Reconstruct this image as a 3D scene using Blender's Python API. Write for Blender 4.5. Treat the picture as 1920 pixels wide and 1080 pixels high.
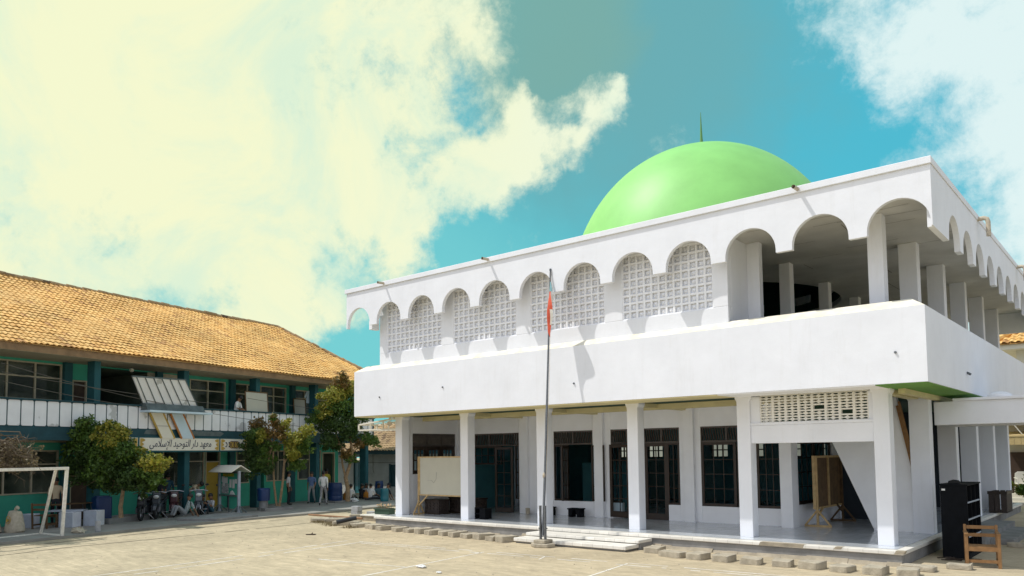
import bpy, bmesh, math, random
from mathutils import Vector, Matrix
from math import radians as R_, sin, cos, pi, sqrt
random.seed(7)
S = bpy.context.scene
COL = S.collection
for o in list(bpy.data.objects): bpy.data.objects.remove(o)

# ------------------------------------------------------------------ camera
FPX, CX, CYP = 1447.87, 960.0, 757.5                 # focal length and principal point in photo pixels
CAM = Vector((20.4055, -17.9708, 2.4))
_y, _p, _r = R_(40.021), R_(3.651), R_(-0.648)
FW = Vector((-sin(_y)*cos(_p), cos(_y)*cos(_p), sin(_p)))
_r0 = Vector((cos(_y), sin(_y), 0)); _u0 = _r0.cross(FW)
RT = _r0*cos(_r)+_u0*sin(_r); UP = -_r0*sin(_r)+_u0*cos(_r)
cd = bpy.data.cameras.new('camera'); cam = bpy.data.objects.new('camera', cd); COL.objects.link(cam)
cd.sensor_width = 36; cd.lens = FPX/1920*36; cd.shift_y = (CYP-540)/1920
cd.clip_start = .1; cd.clip_end = 2000
cam.matrix_world = Matrix(((RT.x, UP.x, -FW.x, CAM.x), (RT.y, UP.y, -FW.y, CAM.y), (RT.z, UP.z, -FW.z, CAM.z), (0, 0, 0, 1)))
S.camera = cam
def ray(x, y): return FW + RT*((x-CX)/FPX) - UP*((y-CYP)/FPX)
def atZ(x, y, z):
    d = ray(x, y); return CAM + d*((z-CAM.z)/d.z)
def atD(x, y, dep): return CAM + ray(x, y)*dep        # point at a given depth along the view axis

# ------------------------------------------------------------------ view, world, sun
S.view_settings.view_transform = 'Standard'; S.view_settings.look = 'None'
S.view_settings.exposure = 0.24; S.view_settings.gamma = 1
S.render.resolution_x = 1024; S.render.resolution_y = 576
SUN = Vector((-1.5, -1.0, 3.0)).normalized()          # towards the sun
EL = math.asin(SUN.z); AZ = math.atan2(SUN.x, SUN.y)
sd = bpy.data.lights.new('sun', 'SUN'); sun = bpy.data.objects.new('sun', sd); COL.objects.link(sun)
sd.energy = 3.0; sd.angle = R_(.5); sd.color = (1, .96, .90)
sun.rotation_euler = (-SUN).to_track_quat('-Z', 'Y').to_euler()
sun.location = (-30, -20, 60)

W = bpy.data.worlds.new('World'); S.world = W; W.use_nodes = True
wt = W.node_tree; wt.nodes.clear()
def wn(t, **k):
    n = wt.nodes.new(t)
    for a, b in k.items(): setattr(n, a, b)
    return n
def wl(a, b): wt.links.new(a, b)
def wmath(op, a, b=None, c=None):
    n = wn('ShaderNodeMath', operation=op)
    for i, v in enumerate((a, b, c)):
        if v is None: continue
        if isinstance(v, (int, float)): n.inputs[i].default_value = v
        else: wl(v, n.inputs[i])
    return n.outputs[0]
out = wn('ShaderNodeOutputWorld'); bg = wn('ShaderNodeBackground'); bg.inputs['Strength'].default_value = .119
sky = wn('ShaderNodeTexSky', sky_type='NISHITA', sun_disc=False, sun_elevation=EL, sun_rotation=AZ)
sky.air_density = 1.0; sky.dust_density = .6; sky.ozone_density = 1.6
tc = wn('ShaderNodeTexCoord'); DIR = tc.outputs['Generated']
_wz = wn('ShaderNodeTexNoise'); wl(DIR, _wz.inputs['Vector']); _wz.inputs['Scale'].default_value = 4.5; _wz.inputs['Detail'].default_value = 9; _wz.inputs['Roughness'].default_value = .62
_w1 = wn('ShaderNodeVectorMath', operation='SUBTRACT'); wl(_wz.outputs['Color'], _w1.inputs[0]); _w1.inputs[1].default_value = (.5, .5, .5)
_w2 = wn('ShaderNodeVectorMath', operation='SCALE'); wl(_w1.outputs[0], _w2.inputs[0]); _w2.inputs['Scale'].default_value = .26
_w3 = wn('ShaderNodeVectorMath', operation='ADD'); wl(DIR, _w3.inputs[0]); wl(_w2.outputs[0], _w3.inputs[1])
_w4 = wn('ShaderNodeVectorMath', operation='NORMALIZE'); wl(_w3.outputs[0], _w4.inputs[0]); DIRW = _w4.outputs[0]
def dotdir(px, py):
    n = wn('ShaderNodeVectorMath', operation='DOT_PRODUCT'); wl(DIRW, n.inputs[0]); n.inputs[1].default_value = ray(px, py).normalized()
    return n.outputs['Value']
def blob(px, py, rpx):
    m = wn('ShaderNodeMapRange', interpolation_type='SMOOTHSTEP'); wl(dotdir(px, py), m.inputs['Value'])
    m.inputs['From Min'].default_value = cos(rpx/FPX); m.inputs['From Max'].default_value = 1.0
    return m.outputs['Result']
def wnoise(scale, det, rough, dist=0., off=(0, 0, 0)):
    mp = wn('ShaderNodeMapping'); wl(DIR, mp.inputs['Vector']); mp.inputs['Location'].default_value = off
    n = wn('ShaderNodeTexNoise'); wl(mp.outputs[0], n.inputs['Vector'])
    n.inputs['Scale'].default_value = scale; n.inputs['Detail'].default_value = det; n.inputs['Roughness'].default_value = rough; n.inputs['Distortion'].default_value = dist
    return n.outputs['Fac']
SKY_GAPS = [(850, 190, 130, -.42), (985, 0, 130, -.75), (650, 470, 120, -.45), (120, 420, 130, -.3), (860, 395, 130, -.5), (1050, 60, 110, -.5), (720, 640, 230, -.7), (560, 690, 150, -.5), (900, 520, 160, -.6), (1020, 330, 90, -.3), (100, 120, 420, .5), (430, 250, 320, .3), (760, 480, 120, .4), (560, 560, 130, .25), (960, 300, 130, .4), (880, 360, 110, .45), (690, 440, 160, .3), (560, 600, 110, .3), (1000, 120, 90, .35), (1100, 190, 60, .3), (1035, 165, 60, -.55), (1200, 120, 110, -.8), (610, 460, 110, -.35), (420, 480, 100, -.3), (330, 560, 110, -.3), (760, 330, 90, -.25), (960, 130, 70, .3), (1760, 250, 100, -.4), (1800, 480, 140, -.45)]
SKY_BLOBS = [(-50, 100, 900, 1.5), (0, 480, 620, .9), (420, 120, 620, .9), (700, 180, 480, .95), (860, 90, 330, .6), (960, 200, 200, .7), (480, 440, 380, .75), (1085, 200, 110, .95), (1120, 150, 70, .5), (740, 490, 120, .6), (470, 570, 160, .5), (900, 330, 160, .5),
             (1960, 60, 380, 1.3), (1980, 300, 400, 1.2), (1740, -20, 200, .7), (1580, 40, 110, .9), (1950, 560, 220, .6),
             (850, 185, 110, -1.0), (1000, 20, 100, -.9), (650, 470, 90, -.6), (130, 420, 110, -.45), (840, 400, 170, -.8), (1030, 330, 150, -.7), (1380, 170, 520, -1.3), (640, 660, 230, -.8), (1090, 60, 110, -.6)]
n1 = wnoise(4.2, 12, .60, .5, (3.1, .4, 1.7)); n2 = wnoise(13, 10, .68, .3, (.3, 2.4, .7))
F = -.12
for px, py, r, w in SKY_BLOBS: F = wmath('MULTIPLY_ADD', blob(px, py, r), w*.62, F)
F = wmath('MAXIMUM', wmath('MINIMUM', F, .62), -.8)
for px, py, r, w in SKY_GAPS: F = wmath('MULTIPLY_ADD', blob(px, py, r), w, F)
F = wmath('MULTIPLY_ADD', n1, 2.9, wmath('ADD', F, -1.45)); F = wmath('MULTIPLY_ADD', n2, 2.1, wmath('ADD', F, -1.05)); F = wmath('MULTIPLY_ADD', wnoise(34, 8, .7, .2, (5, 1, 3)), .9, wmath('ADD', F, -.45))
ms = wn('ShaderNodeMapRange', interpolation_type='SMOOTHSTEP'); wl(F, ms.inputs['Value'])
ms.inputs['From Min'].default_value = -.42; ms.inputs['From Max'].default_value = .72
MASK = ms.outputs['Result']
def wmix(fac, a, b, bt='MIX'):
    n = wn('ShaderNodeMix', data_type='RGBA', blend_type=bt)
    if isinstance(fac, (int, float)): n.inputs[0].default_value = fac
    else: wl(fac, n.inputs[0])
    for i, v in ((6, a), (7, b)):
        if isinstance(v, tuple): n.inputs[i].default_value = (*v, 1)
        else: wl(v, n.inputs[i])
    return n.outputs[2]
blue = wmix(1.0, sky.outputs[0], (.62, 1.75, 1.30), 'MULTIPLY')                     # teal-graded daylight sky
blue = wmix(.82, blue, wmix(blob(1750, 120, 620), (.75, 3.2, 3.7), (.5, 3.35, 4.4)))
blue = wmix(wmath('MULTIPLY', blob(1190, 60, 420), .8), blue, (1.15, 2.9, 3.05))
blue = wmix(wmath('MULTIPLY', blob(985, 0, 230), .5), blue, (1.7, 3.0, 2.3))
blue = wmix(wmath('MULTIPLY', blob(560, 720, 620), .9), blue, (1.35, 4.5, 4.7))
mott = wn('ShaderNodeMapRange', interpolation_type='SMOOTHSTEP'); wl(wnoise(5, 11, .66, .5, (1, 5, 2)), mott.inputs['Value'])
mott.inputs['From Min'].default_value = .42; mott.inputs['From Max'].default_value = .66; mott.inputs['To Max'].default_value = .7
cream = wmix(blob(150, 100, 1150), (5.9, 6.7, 5.9), (6.5, 6.7, 4.5))
cream = wmix(mott.outputs['Result'], cream, (4.6, 6.1, 5.0))
cream = wmix(blob(1950, 250, 700), cream, (5.3, 6.4, 6.4))
front = wn('ShaderNodeMapRange', interpolation_type='SMOOTHSTEP'); wl(dotdir(960, 300), front.inputs['Value'])
front.inputs['From Min'].default_value = .15; front.inputs['From Max'].default_value = .7
skyc = wmix(MASK, blue, cream)
bk = wn('ShaderNodeVectorMath', operation='DOT_PRODUCT'); wl(DIR, bk.inputs[0]); bk.inputs[1].default_value = Vector((-.1, -.93, .33)).normalized()
back = wn('ShaderNodeMapRange', interpolation_type='SMOOTHSTEP'); wl(bk.outputs['Value'], back.inputs['Value']); back.inputs['From Min'].default_value = .25; back.inputs['From Max'].default_value = .9
rest = wmix(back.outputs['Result'], (3.5, 4.0, 4.9), (7.0, 7.5, 8.5))               # unseen bright area added behind the camera to fill the shade
skyc = wmix(front.outputs['Result'], rest, skyc)                         # neutral fill sky added outside the view
wl(skyc, bg.inputs['Color']); wl(bg.outputs[0], out.inputs['Surface'])

# ------------------------------------------------------------------ materials
MATS = {}
def mat(name, col, rough=.85, var=.12, vscale=3., bump=.0, bscale=40., metal=0., col2=None, extra=None, spec=.5, detail=6, coat=0.):
    if name in MATS: return MATS[name]
    m = bpy.data.materials.new(name); m.use_nodes = True; nt = m.node_tree; N = nt.nodes; L = nt.links
    b = N['Principled BSDF']; b.inputs['Roughness'].default_value = rough; b.inputs['Metallic'].default_value = metal
    b.inputs['Specular IOR Level'].default_value = spec
    if coat: b.inputs['Coat Weight'].default_value = coat
    t = N.new('ShaderNodeTexCoord')
    n = N.new('ShaderNodeTexNoise'); n.inputs['Scale'].default_value = vscale; n.inputs['Detail'].default_value = detail; n.inputs['Roughness'].default_value = .6
    L.new(t.outputs['Object'], n.inputs['Vector'])
    mr = N.new('ShaderNodeMapRange'); mr.inputs['From Min'].default_value = .3; mr.inputs['From Max'].default_value = .7; L.new(n.outputs['Fac'], mr.inputs['Value'])
    mx = N.new('ShaderNodeMix'); mx.data_type = 'RGBA'; L.new(mr.outputs[0], mx.inputs[0])
    c2 = col2 if col2 else tuple(c*(1-var) for c in col)
    c1 = col if col2 else tuple(min(1, c*(1+var*.5)) for c in col)
    mx.inputs[6].default_value = (*c2, 1); mx.inputs[7].default_value = (*c1, 1)
    L.new(mx.outputs[2], b.inputs['Base Color'])
    if bump:
        n2 = N.new('ShaderNodeTexNoise'); n2.inputs['Scale'].default_value = bscale; n2.inputs['Detail'].default_value = 5; L.new(t.outputs['Object'], n2.inputs['Vector'])
        bp = N.new('ShaderNodeBump'); bp.inputs['Strength'].default_value = bump; bp.inputs['Distance'].default_value = .02
        L.new(n2.outputs['Fac'], bp.inputs['Height']); L.new(bp.outputs[0], b.inputs['Normal'])
    if extra: extra(nt, b, t, mx)
    MATS[name] = m; return m
def grid_lines(sx, sy, width, dark, rotz=0., offset=0., bump=.3):
    def f(nt, b, t, mx):
        N, L = nt.nodes, nt.links
        mp = N.new('ShaderNodeMapping'); mp.inputs['Rotation'].default_value = (0, 0, rotz); L.new(t.outputs['Object'], mp.inputs['Vector'])
        br = N.new('ShaderNodeTexBrick'); br.offset = offset; br.inputs['Scale'].default_value = 1; br.inputs['Brick Width'].default_value = sx; br.inputs['Row Height'].default_value = sy
        br.inputs['Mortar Size'].default_value = width; br.inputs['Mortar Smooth'].default_value = .4; br.inputs['Color1'].default_value = (1, 1, 1, 1); br.inputs['Color2'].default_value = (.88, .88, .88, 1); br.inputs['Mortar'].default_value = (dark, dark, dark, 1)
        L.new(mp.outputs[0], br.inputs['Vector'])
        m2 = N.new('ShaderNodeMix'); m2.data_type = 'RGBA'; m2.blend_type = 'MULTIPLY'; m2.inputs[0].default_value = 1
        L.new(mx.outputs[2], m2.inputs[6]); L.new(br.outputs['Color'], m2.inputs[7]); L.new(m2.outputs[2], b.inputs['Base Color'])
        if bump:
            bp = N.new('ShaderNodeBump'); bp.inputs['Strength'].default_value = bump; bp.inputs['Distance'].default_value = .006
            L.new(br.outputs['Fac'], bp.inputs['Height']); bp.invert = True; L.new(bp.outputs[0], b.inputs['Normal'])
    return f
def plaster_extra(nt, b, t, mx):
    # broad trowel waves over fine grain, and a few weathered streaks
    N, L = nt.nodes, nt.links
    n1 = N.new('ShaderNodeTexNoise'); n1.inputs['Scale'].default_value = 2.3; n1.inputs['Detail'].default_value = 4; L.new(t.outputs['Object'], n1.inputs['Vector'])
    n2 = N.new('ShaderNodeTexNoise'); n2.inputs['Scale'].default_value = 55; n2.inputs['Detail'].default_value = 4; L.new(t.outputs['Object'], n2.inputs['Vector'])
    b1 = N.new('ShaderNodeBump'); b1.inputs['Strength'].default_value = .2; b1.inputs['Distance'].default_value = .05; L.new(n1.outputs['Fac'], b1.inputs['Height'])
    b2 = N.new('ShaderNodeBump'); b2.inputs['Strength'].default_value = .12; b2.inputs['Distance'].default_value = .01; L.new(n2.outputs['Fac'], b2.inputs['Height']); L.new(b1.outputs[0], b2.inputs['Normal'])
    L.new(b2.outputs[0], b.inputs['Normal'])
    mp = N.new('ShaderNodeMapping'); mp.inputs['Scale'].default_value = (3.5, 3.5, .35); L.new(t.outputs['Object'], mp.inputs['Vector'])
    n3 = N.new('ShaderNodeTexNoise'); n3.inputs['Scale'].default_value = 1.6; n3.inputs['Detail'].default_value = 8; n3.inputs['Roughness'].default_value = .7; L.new(mp.outputs[0], n3.inputs['Vector'])
    r3 = N.new('ShaderNodeMapRange'); r3.inputs['From Min'].default_value = .54; r3.inputs['From Max'].default_value = .8; r3.inputs['To Max'].default_value = .18; L.new(n3.outputs['Fac'], r3.inputs['Value'])
    m2 = N.new('ShaderNodeMix'); m2.data_type = 'RGBA'; L.new(r3.outputs[0], m2.inputs[0]); L.new(mx.outputs[2], m2.inputs[6]); m2.inputs[7].default_value = (.5, .48, .44, 1)
    L.new(m2.outputs[2], b.inputs['Base Color'])
M = {}
M['white'] = mat('white_plaster', (.79, .805, .845), .8, .05, 1.2, extra=plaster_extra)
M['white_in'] = mat('white_inner_plaster', (.86, .865, .88), .85, .06, 1.5, .15, 30)
M['ceil'] = mat('concrete_ceiling', (.62, .61, .58), .9, .12, 1.2, .3, 8)
M['lattice'] = mat('breeze_block_white', (.86, .87, .90), .85, .1, 9, .2, 60)
M['lattice_cream'] = mat('breeze_block_cream', (.82, .80, .74), .85, .1, 9, .2, 60)
M['yellow'] = mat('yellow_cream_paint', (.66, .58, .32), .8, .12, 2)
M['green_soffit'] = mat('green_soffit_paint', (.13, .30, .05), .8, .15, 2)
M['dark_ceil'] = mat('dark_green_ceiling', (.03, .07, .045), .9, .2, 2)
M['dome'] = mat('light_green_enamel', (.255, .585, .165), .5, .10, .9, .22, 2.2, spec=.35)
M['dome_in'] = mat('dome_inside_dark', (.02, .07, .06), .9)
M['finial'] = mat('finial_green_metal', (.10, .25, .07), .5)
M['cement'] = mat('grey_cement', (.25, .245, .235), .92, .3, 2.2, .35, 25)
M['mortar'] = mat('sandy_mortar', (.36, .31, .23), .95, .3, 4, .6, 20)
M['tile_edge'] = mat('white_step_tile', (.80, .77, .70), .5, .1, 4, extra=grid_lines(.3, 5, .004, .55))
M['floor'] = mat('glossy_floor_tile', (.58, .62, .66), .12, .08, 1.5, extra=grid_lines(.3, .3, .003, .6, bump=.1))
M['shade_wall'] = mat('passage_shade_dark', (.022, .03, .04), .85)  # near-black colour carries the dimness of the side passage
M['wood'] = mat('dark_brown_wood', (.032, .018, .010), .5, .35, 6, .2, 60)
M['slat'] = mat('worn_dark_slats', (.085, .07, .06), .6, .3, 6)
M['wood_mid'] = mat('plywood_brown', (.135, .078, .032), .75, .45, 5, .3, 40)
M['wood_light'] = mat('light_pine', (.52, .36, .17), .7, .25, 8, .2, 60)
M['wood_chair'] = mat('orange_brown_wood', (.27, .14, .05), .65, .3, 8, .2, 60)
M['black'] = mat('black_lacquer_wood', (.006, .007, .009), .75, .4, 5, spec=.12)
M['carved'] = mat('carved_dark_wood', (.05, .035, .028), .6, .5, 26, .9, 60)
M['teal_in'] = mat('teal_inner_wall', (.09, .30, .33), .8, .15, 2)
M['wb'] = mat('whiteboard_cream', (.50, .48, .39), .45, .06, 2)
M['ink'] = mat('board_ink', (.18, .18, .2), .6)
M['steel'] = mat('grey_painted_steel', (.16, .17, .18), .45, .3, 20, metal=.6)
M['pvc'] = mat('weathered_pvc', (.52, .45, .34), .6, .3, 20)
M['curb'] = mat('concrete_block', (.42, .37, .28), .95, .28, 7, .7, 30)
M['grey_block'] = mat('grey_concrete_block', (.36, .37, .38), .95, .2, 8, .5, 40)
M['white_box'] = mat('white_painted_block', (.72, .75, .80), .8, .12, 5, .2, 30)
M['grey_box'] = mat('light_grey_block_side', (.36, .40, .45), .85, .15, 5, .2, 30)
M['goal'] = mat('white_goal_paint', (.80, .77, .68), .5, .2, 12)
M['sack'] = mat('woven_sack', (.50, .44, .33), .95, .2, 14, .6, 45)
M['blue_plastic'] = mat('dark_blue_plastic', (.008, .035, .13), .4, .2, 3)
M['teal_plastic'] = mat('teal_plastic', (.02, .16, .20), .4, .2, 3)
M['grey_plastic'] = mat('grey_plastic', (.22, .22, .22), .6)
M['green_wall'] = mat('sea_green_paint', (.05, .38, .26), .8, .14, 1.6, .15, 25)
M['teal_col'] = mat('teal_column_paint', (.012, .09, .105), .75, .18, 2.5, .1, 25)
M['teal_dark'] = mat('dark_teal_paint', (.012, .06, .075), .75, .25, 3)
M['grey_teal'] = mat('faded_grey_teal', (.12, .15, .15), .9, .4, 3)
def stain_extra(nt, b, t, mx):
    N, L = nt.nodes, nt.links
    n3 = N.new('ShaderNodeTexNoise'); n3.inputs['Scale'].default_value = 1.3; n3.inputs['Detail'].default_value = 9; n3.inputs['Roughness'].default_value = .55; L.new(t.outputs['Object'], n3.inputs['Vector'])
    r3 = N.new('ShaderNodeMapRange'); r3.inputs['From Min'].default_value = .60; r3.inputs['From Max'].default_value = .63; r3.inputs['To Max'].default_value = .75; L.new(n3.outputs['Fac'], r3.inputs['Value'])
    m2 = N.new('ShaderNodeMix'); m2.data_type = 'RGBA'; L.new(r3.outputs[0], m2.inputs[0]); L.new(mx.outputs[2], m2.inputs[6]); m2.inputs[7].default_value = (.42, .42, .40, 1)
    L.new(m2.outputs[2], b.inputs['Base Color'])
M['panel'] = mat('stained_white_panel', (.80, .80, .80), .7, .06, 3, extra=stain_extra)
M['beige'] = mat('beige_soffit', (.42, .38, .29), .9, .15, 2)
M['eave_wood'] = mat('weathered_eave_board', (.27, .17, .09), .85, .3, 4, .3, 40)
M['frame'] = mat('cream_window_frame', (.44, .40, .29), .7, .12, 6)
M['mustard'] = mat('mustard_door', (.40, .27, .03), .7, .12, 3)
M['brown_door'] = mat('dark_brown_door', (.055, .03, .018), .7, .3, 5)
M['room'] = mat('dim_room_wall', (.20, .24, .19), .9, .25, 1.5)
M['sign_bg'] = mat('cream_sign_paint', (.78, .74, .62), .7, .06, 4)
M['gold'] = mat('ochre_ornament', (.50, .33, .07), .7)
M['navy'] = mat('navy_lettering', (.015, .025, .06), .7)
M['kiosk'] = mat('light_blue_board', (.56, .68, .74), .7, .08, 3)
M['orange_edge'] = mat('orange_edge_paint', (.46, .18, .04), .7)
M['annex_wall'] = mat('aged_white_wall', (.46, .48, .47), .9, .22, 1.3, .2, 20)
M['cream_wall'] = mat('cream_house_wall', (.66, .62, .52), .9, .1, 1.5)
M['white_metal'] = mat('white_awning_metal', (.74, .70, .60), .6)
M['rubber'] = mat('black_rubber', (.012, .012, .012), .85)
M['bike_red'] = mat('bike_dark_red', (.05, .012, .015), .3, .1, 4, coat=.5)
M['bike_grey'] = mat('bike_grey_plastic', (.055, .065, .075), .35, .1, 4, coat=.4)
M['bike_black'] = mat('bike_black_plastic', (.015, .016, .02), .3, .1, 4, coat=.5)
M['chrome'] = mat('bike_metal', (.45, .46, .48), .3, .1, 5, metal=.9)
M['lens'] = mat('bike_lamp_lens', (.6, .62, .6), .1)
M['paper'] = mat('paper_white', (.72, .72, .70), .9, .06, 8)
def news_extra(nt, b, t, mx):
    N, L = nt.nodes, nt.links
    br = N.new('ShaderNodeTexNoise'); br.inputs['Scale'].default_value = 24; br.inputs['Detail'].default_value = 2; L.new(t.outputs['Object'], br.inputs['Vector'])
    r3 = N.new('ShaderNodeMapRange'); r3.inputs['From Min'].default_value = .45; r3.inputs['From Max'].default_value = .6; L.new(br.outputs['Fac'], r3.inputs['Value'])
    m2 = N.new('ShaderNodeMix'); m2.data_type = 'RGBA'; L.new(r3.outputs[0], m2.inputs[0]); m2.inputs[6].default_value = (.48, .49, .48, 1); m2.inputs[7].default_value = (.22, .23, .23, 1); L.new(m2.outputs[2], b.inputs['Base Color'])
M['news'] = mat('newsprint', (.45, .46, .45), .9, extra=news_extra)
M['yellow_text'] = mat('yellow_lettering', (.62, .50, .02), .6)
M['court_paint'] = mat('worn_white_line', (.78, .75, .68), .9, .25, 14)
M['flag_red'] = mat('flag_red', (.62, .10, .05), .8, .12, 4)
M['flag_white'] = mat('flag_white', (.80, .78, .72), .8)
M['flag_cyan'] = mat('flag_cyan', (.30, .55, .58), .8)
M['cable'] = mat('cable_grey', (.12, .11, .09), .7)
M['bulb'] = mat('opal_glass_bulb', (.7, .68, .55), .3)
M['bark'] = mat('pale_bark', (.30, .21, .12), .95, .4, 12, .8, 40)
M['dry'] = mat('dry_grey_branch', (.12, .088, .055), .95, .3, 8)
M['plastic_bag'] = mat('white_plastic_litter', (.8, .8, .78), .5)
M['planter'] = mat('green_planter_box', (.03, .065, .04), .6)
M['flower'] = mat('pale_orange_flower', (.75, .50, .28), .8)
M['bamboo'] = mat('brown_bamboo_pole', (.30, .16, .08), .7, .3, 6)
M['black_pipe'] = mat('black_pipe_plastic', (.02, .022, .025), .5)
M['soil'] = mat('dark_soil', (.07, .05, .035), .95)
def leaf_mat(name, c1, c2, trans=.35):
    m = bpy.data.materials.new(name); m.use_nodes = True; nt = m.node_tree; N, L = nt.nodes, nt.links
    b = N['Principled BSDF']; b.inputs['Roughness'].default_value = .55
    g = N.new('ShaderNodeNewGeometry'); mx = N.new('ShaderNodeMix'); mx.data_type = 'RGBA'
    L.new(g.outputs['Random Per Island'], mx.inputs[0]); mx.inputs[6].default_value = (*c1, 1); mx.inputs[7].default_value = (*c2, 1)
    L.new(mx.outputs[2], b.inputs['Base Color'])
    t = N.new('ShaderNodeBsdfTranslucent'); L.new(mx.outputs[2], t.inputs['Color'])
    s = N.new('ShaderNodeMixShader'); s.inputs[0].default_value = trans; L.new(b.outputs[0], s.inputs[1]); L.new(t.outputs[0], s.inputs[2])
    L.new(s.outputs[0], N['Material Output'].inputs['Surface']); return m
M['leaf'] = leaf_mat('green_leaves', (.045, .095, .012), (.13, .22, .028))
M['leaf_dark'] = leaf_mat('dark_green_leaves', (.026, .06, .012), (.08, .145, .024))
M['leaf_young'] = leaf_mat('young_yellow_leaves', (.19, .24, .025), (.40, .33, .045))
M['leaf_red'] = leaf_mat('reddish_brown_leaves', (.12, .10, .02), (.24, .13, .03))
M['leaf_dry'] = leaf_mat('dry_leaves', (.14, .11, .05), (.22, .17, .09))
def glass_mat(name, tint, mixf):
    m = bpy.data.materials.new(name); m.use_nodes = True; nt = m.node_tree; N, L = nt.nodes, nt.links
    N.remove(N['Principled BSDF'])
    tr = N.new('ShaderNodeBsdfTransparent'); tr.inputs['Color'].default_value = (*tint, 1)
    gl = N.new('ShaderNodeBsdfGlossy'); gl.inputs['Roughness'].default_value = .03; gl.inputs['Color'].default_value = (.9, .95, 1, 1)
    lw = N.new('ShaderNodeLayerWeight'); lw.inputs['Blend'].default_value = mixf
    s = N.new('ShaderNodeMixShader'); L.new(lw.outputs['Fresnel'], s.inputs[0]); L.new(tr.outputs[0], s.inputs[1]); L.new(gl.outputs[0], s.inputs[2])
    L.new(s.outputs[0], N['Material Output'].inputs['Surface']); return m
M['glass'] = glass_mat('window_glass', (.62, .70, .73), .10)
def pane_reflection_mat():  # patchy pale diffuse layer stands in for reflections in the school panes
    m = glass_mat('school_glass_pale_reflection', (.55, .60, .55), .22); nt = m.node_tree; N, L = nt.nodes, nt.links
    d = N.new('ShaderNodeBsdfDiffuse'); t = N.new('ShaderNodeTexCoord'); n = N.new('ShaderNodeTexNoise'); n.inputs['Scale'].default_value = 1.1; n.inputs['Detail'].default_value = 6; L.new(t.outputs['Object'], n.inputs['Vector'])
    cr = N.new('ShaderNodeValToRGB'); L.new(n.outputs['Fac'], cr.inputs[0]); e = cr.color_ramp.elements; e[0].position = .38; e[1].position = .66; e[0].color = (.03, .05, .04, 1); e[1].color = (.22, .25, .19, 1); L.new(cr.outputs[0], d.inputs['Color'])
    s = N.new('ShaderNodeMixShader'); s.inputs[0].default_value = .42; o = N['Material Output']; L.new(o.inputs['Surface'].links[0].from_socket, s.inputs[1]); L.new(d.outputs[0], s.inputs[2]); L.new(s.outputs[0], o.inputs['Surface']); return m
M['pane_reflection'] = pane_reflection_mat()
def tile_mat(name, c1, c2, c3):
    m = bpy.data.materials.new(name); m.use_nodes = True; nt = m.node_tree; N, L = nt.nodes, nt.links
    b = N['Principled BSDF']; b.inputs['Roughness'].default_value = .8
    g = N.new('ShaderNodeNewGeometry'); cr = N.new('ShaderNodeValToRGB'); L.new(g.outputs['Random Per Island'], cr.inputs[0])
    e = cr.color_ramp.elements; e[0].color = (*c3, 1); e[1].color = (*c2, 1); e[0].position = .0; e[1].position = 1.0
    k = e.new(.10); k.color = (*c1, 1)
    k = e.new(.03); k.color = (*c3, 1)
    t = N.new('ShaderNodeTexCoord'); n = N.new('ShaderNodeTexNoise'); n.inputs['Scale'].default_value = .5; n.inputs['Detail'].default_value = 9; n.inputs['Roughness'].default_value = .65; L.new(t.outputs['Object'], n.inputs['Vector'])
    mr = N.new('ShaderNodeMapRange'); mr.inputs['From Min'].default_value = .35; mr.inputs['From Max'].default_value = .7; mr.inputs['To Min'].default_value = 1.05; mr.inputs['To Max'].default_value = .72; L.new(n.outputs['Fac'], mr.inputs['Value'])
    m2 = N.new('ShaderNodeMix'); m2.data_type = 'RGBA'; m2.blend_type = 'MULTIPLY'; m2.inputs[0].default_value = 1; L.new(cr.outputs[0], m2.inputs[6]); L.new(mr.outputs[0], m2.inputs[7])
    L.new(m2.outputs[2], b.inputs['Base Color']); return m
M['tiles'] = tile_mat('clay_roof_tiles', (.76, .42, .115), (.86, .54, .19), (.52, .27, .09))
M['tiles_old'] = tile_mat('old_brown_tiles', (.36, .24, .12), (.50, .35, .19), (.16, .10, .06))

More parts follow.
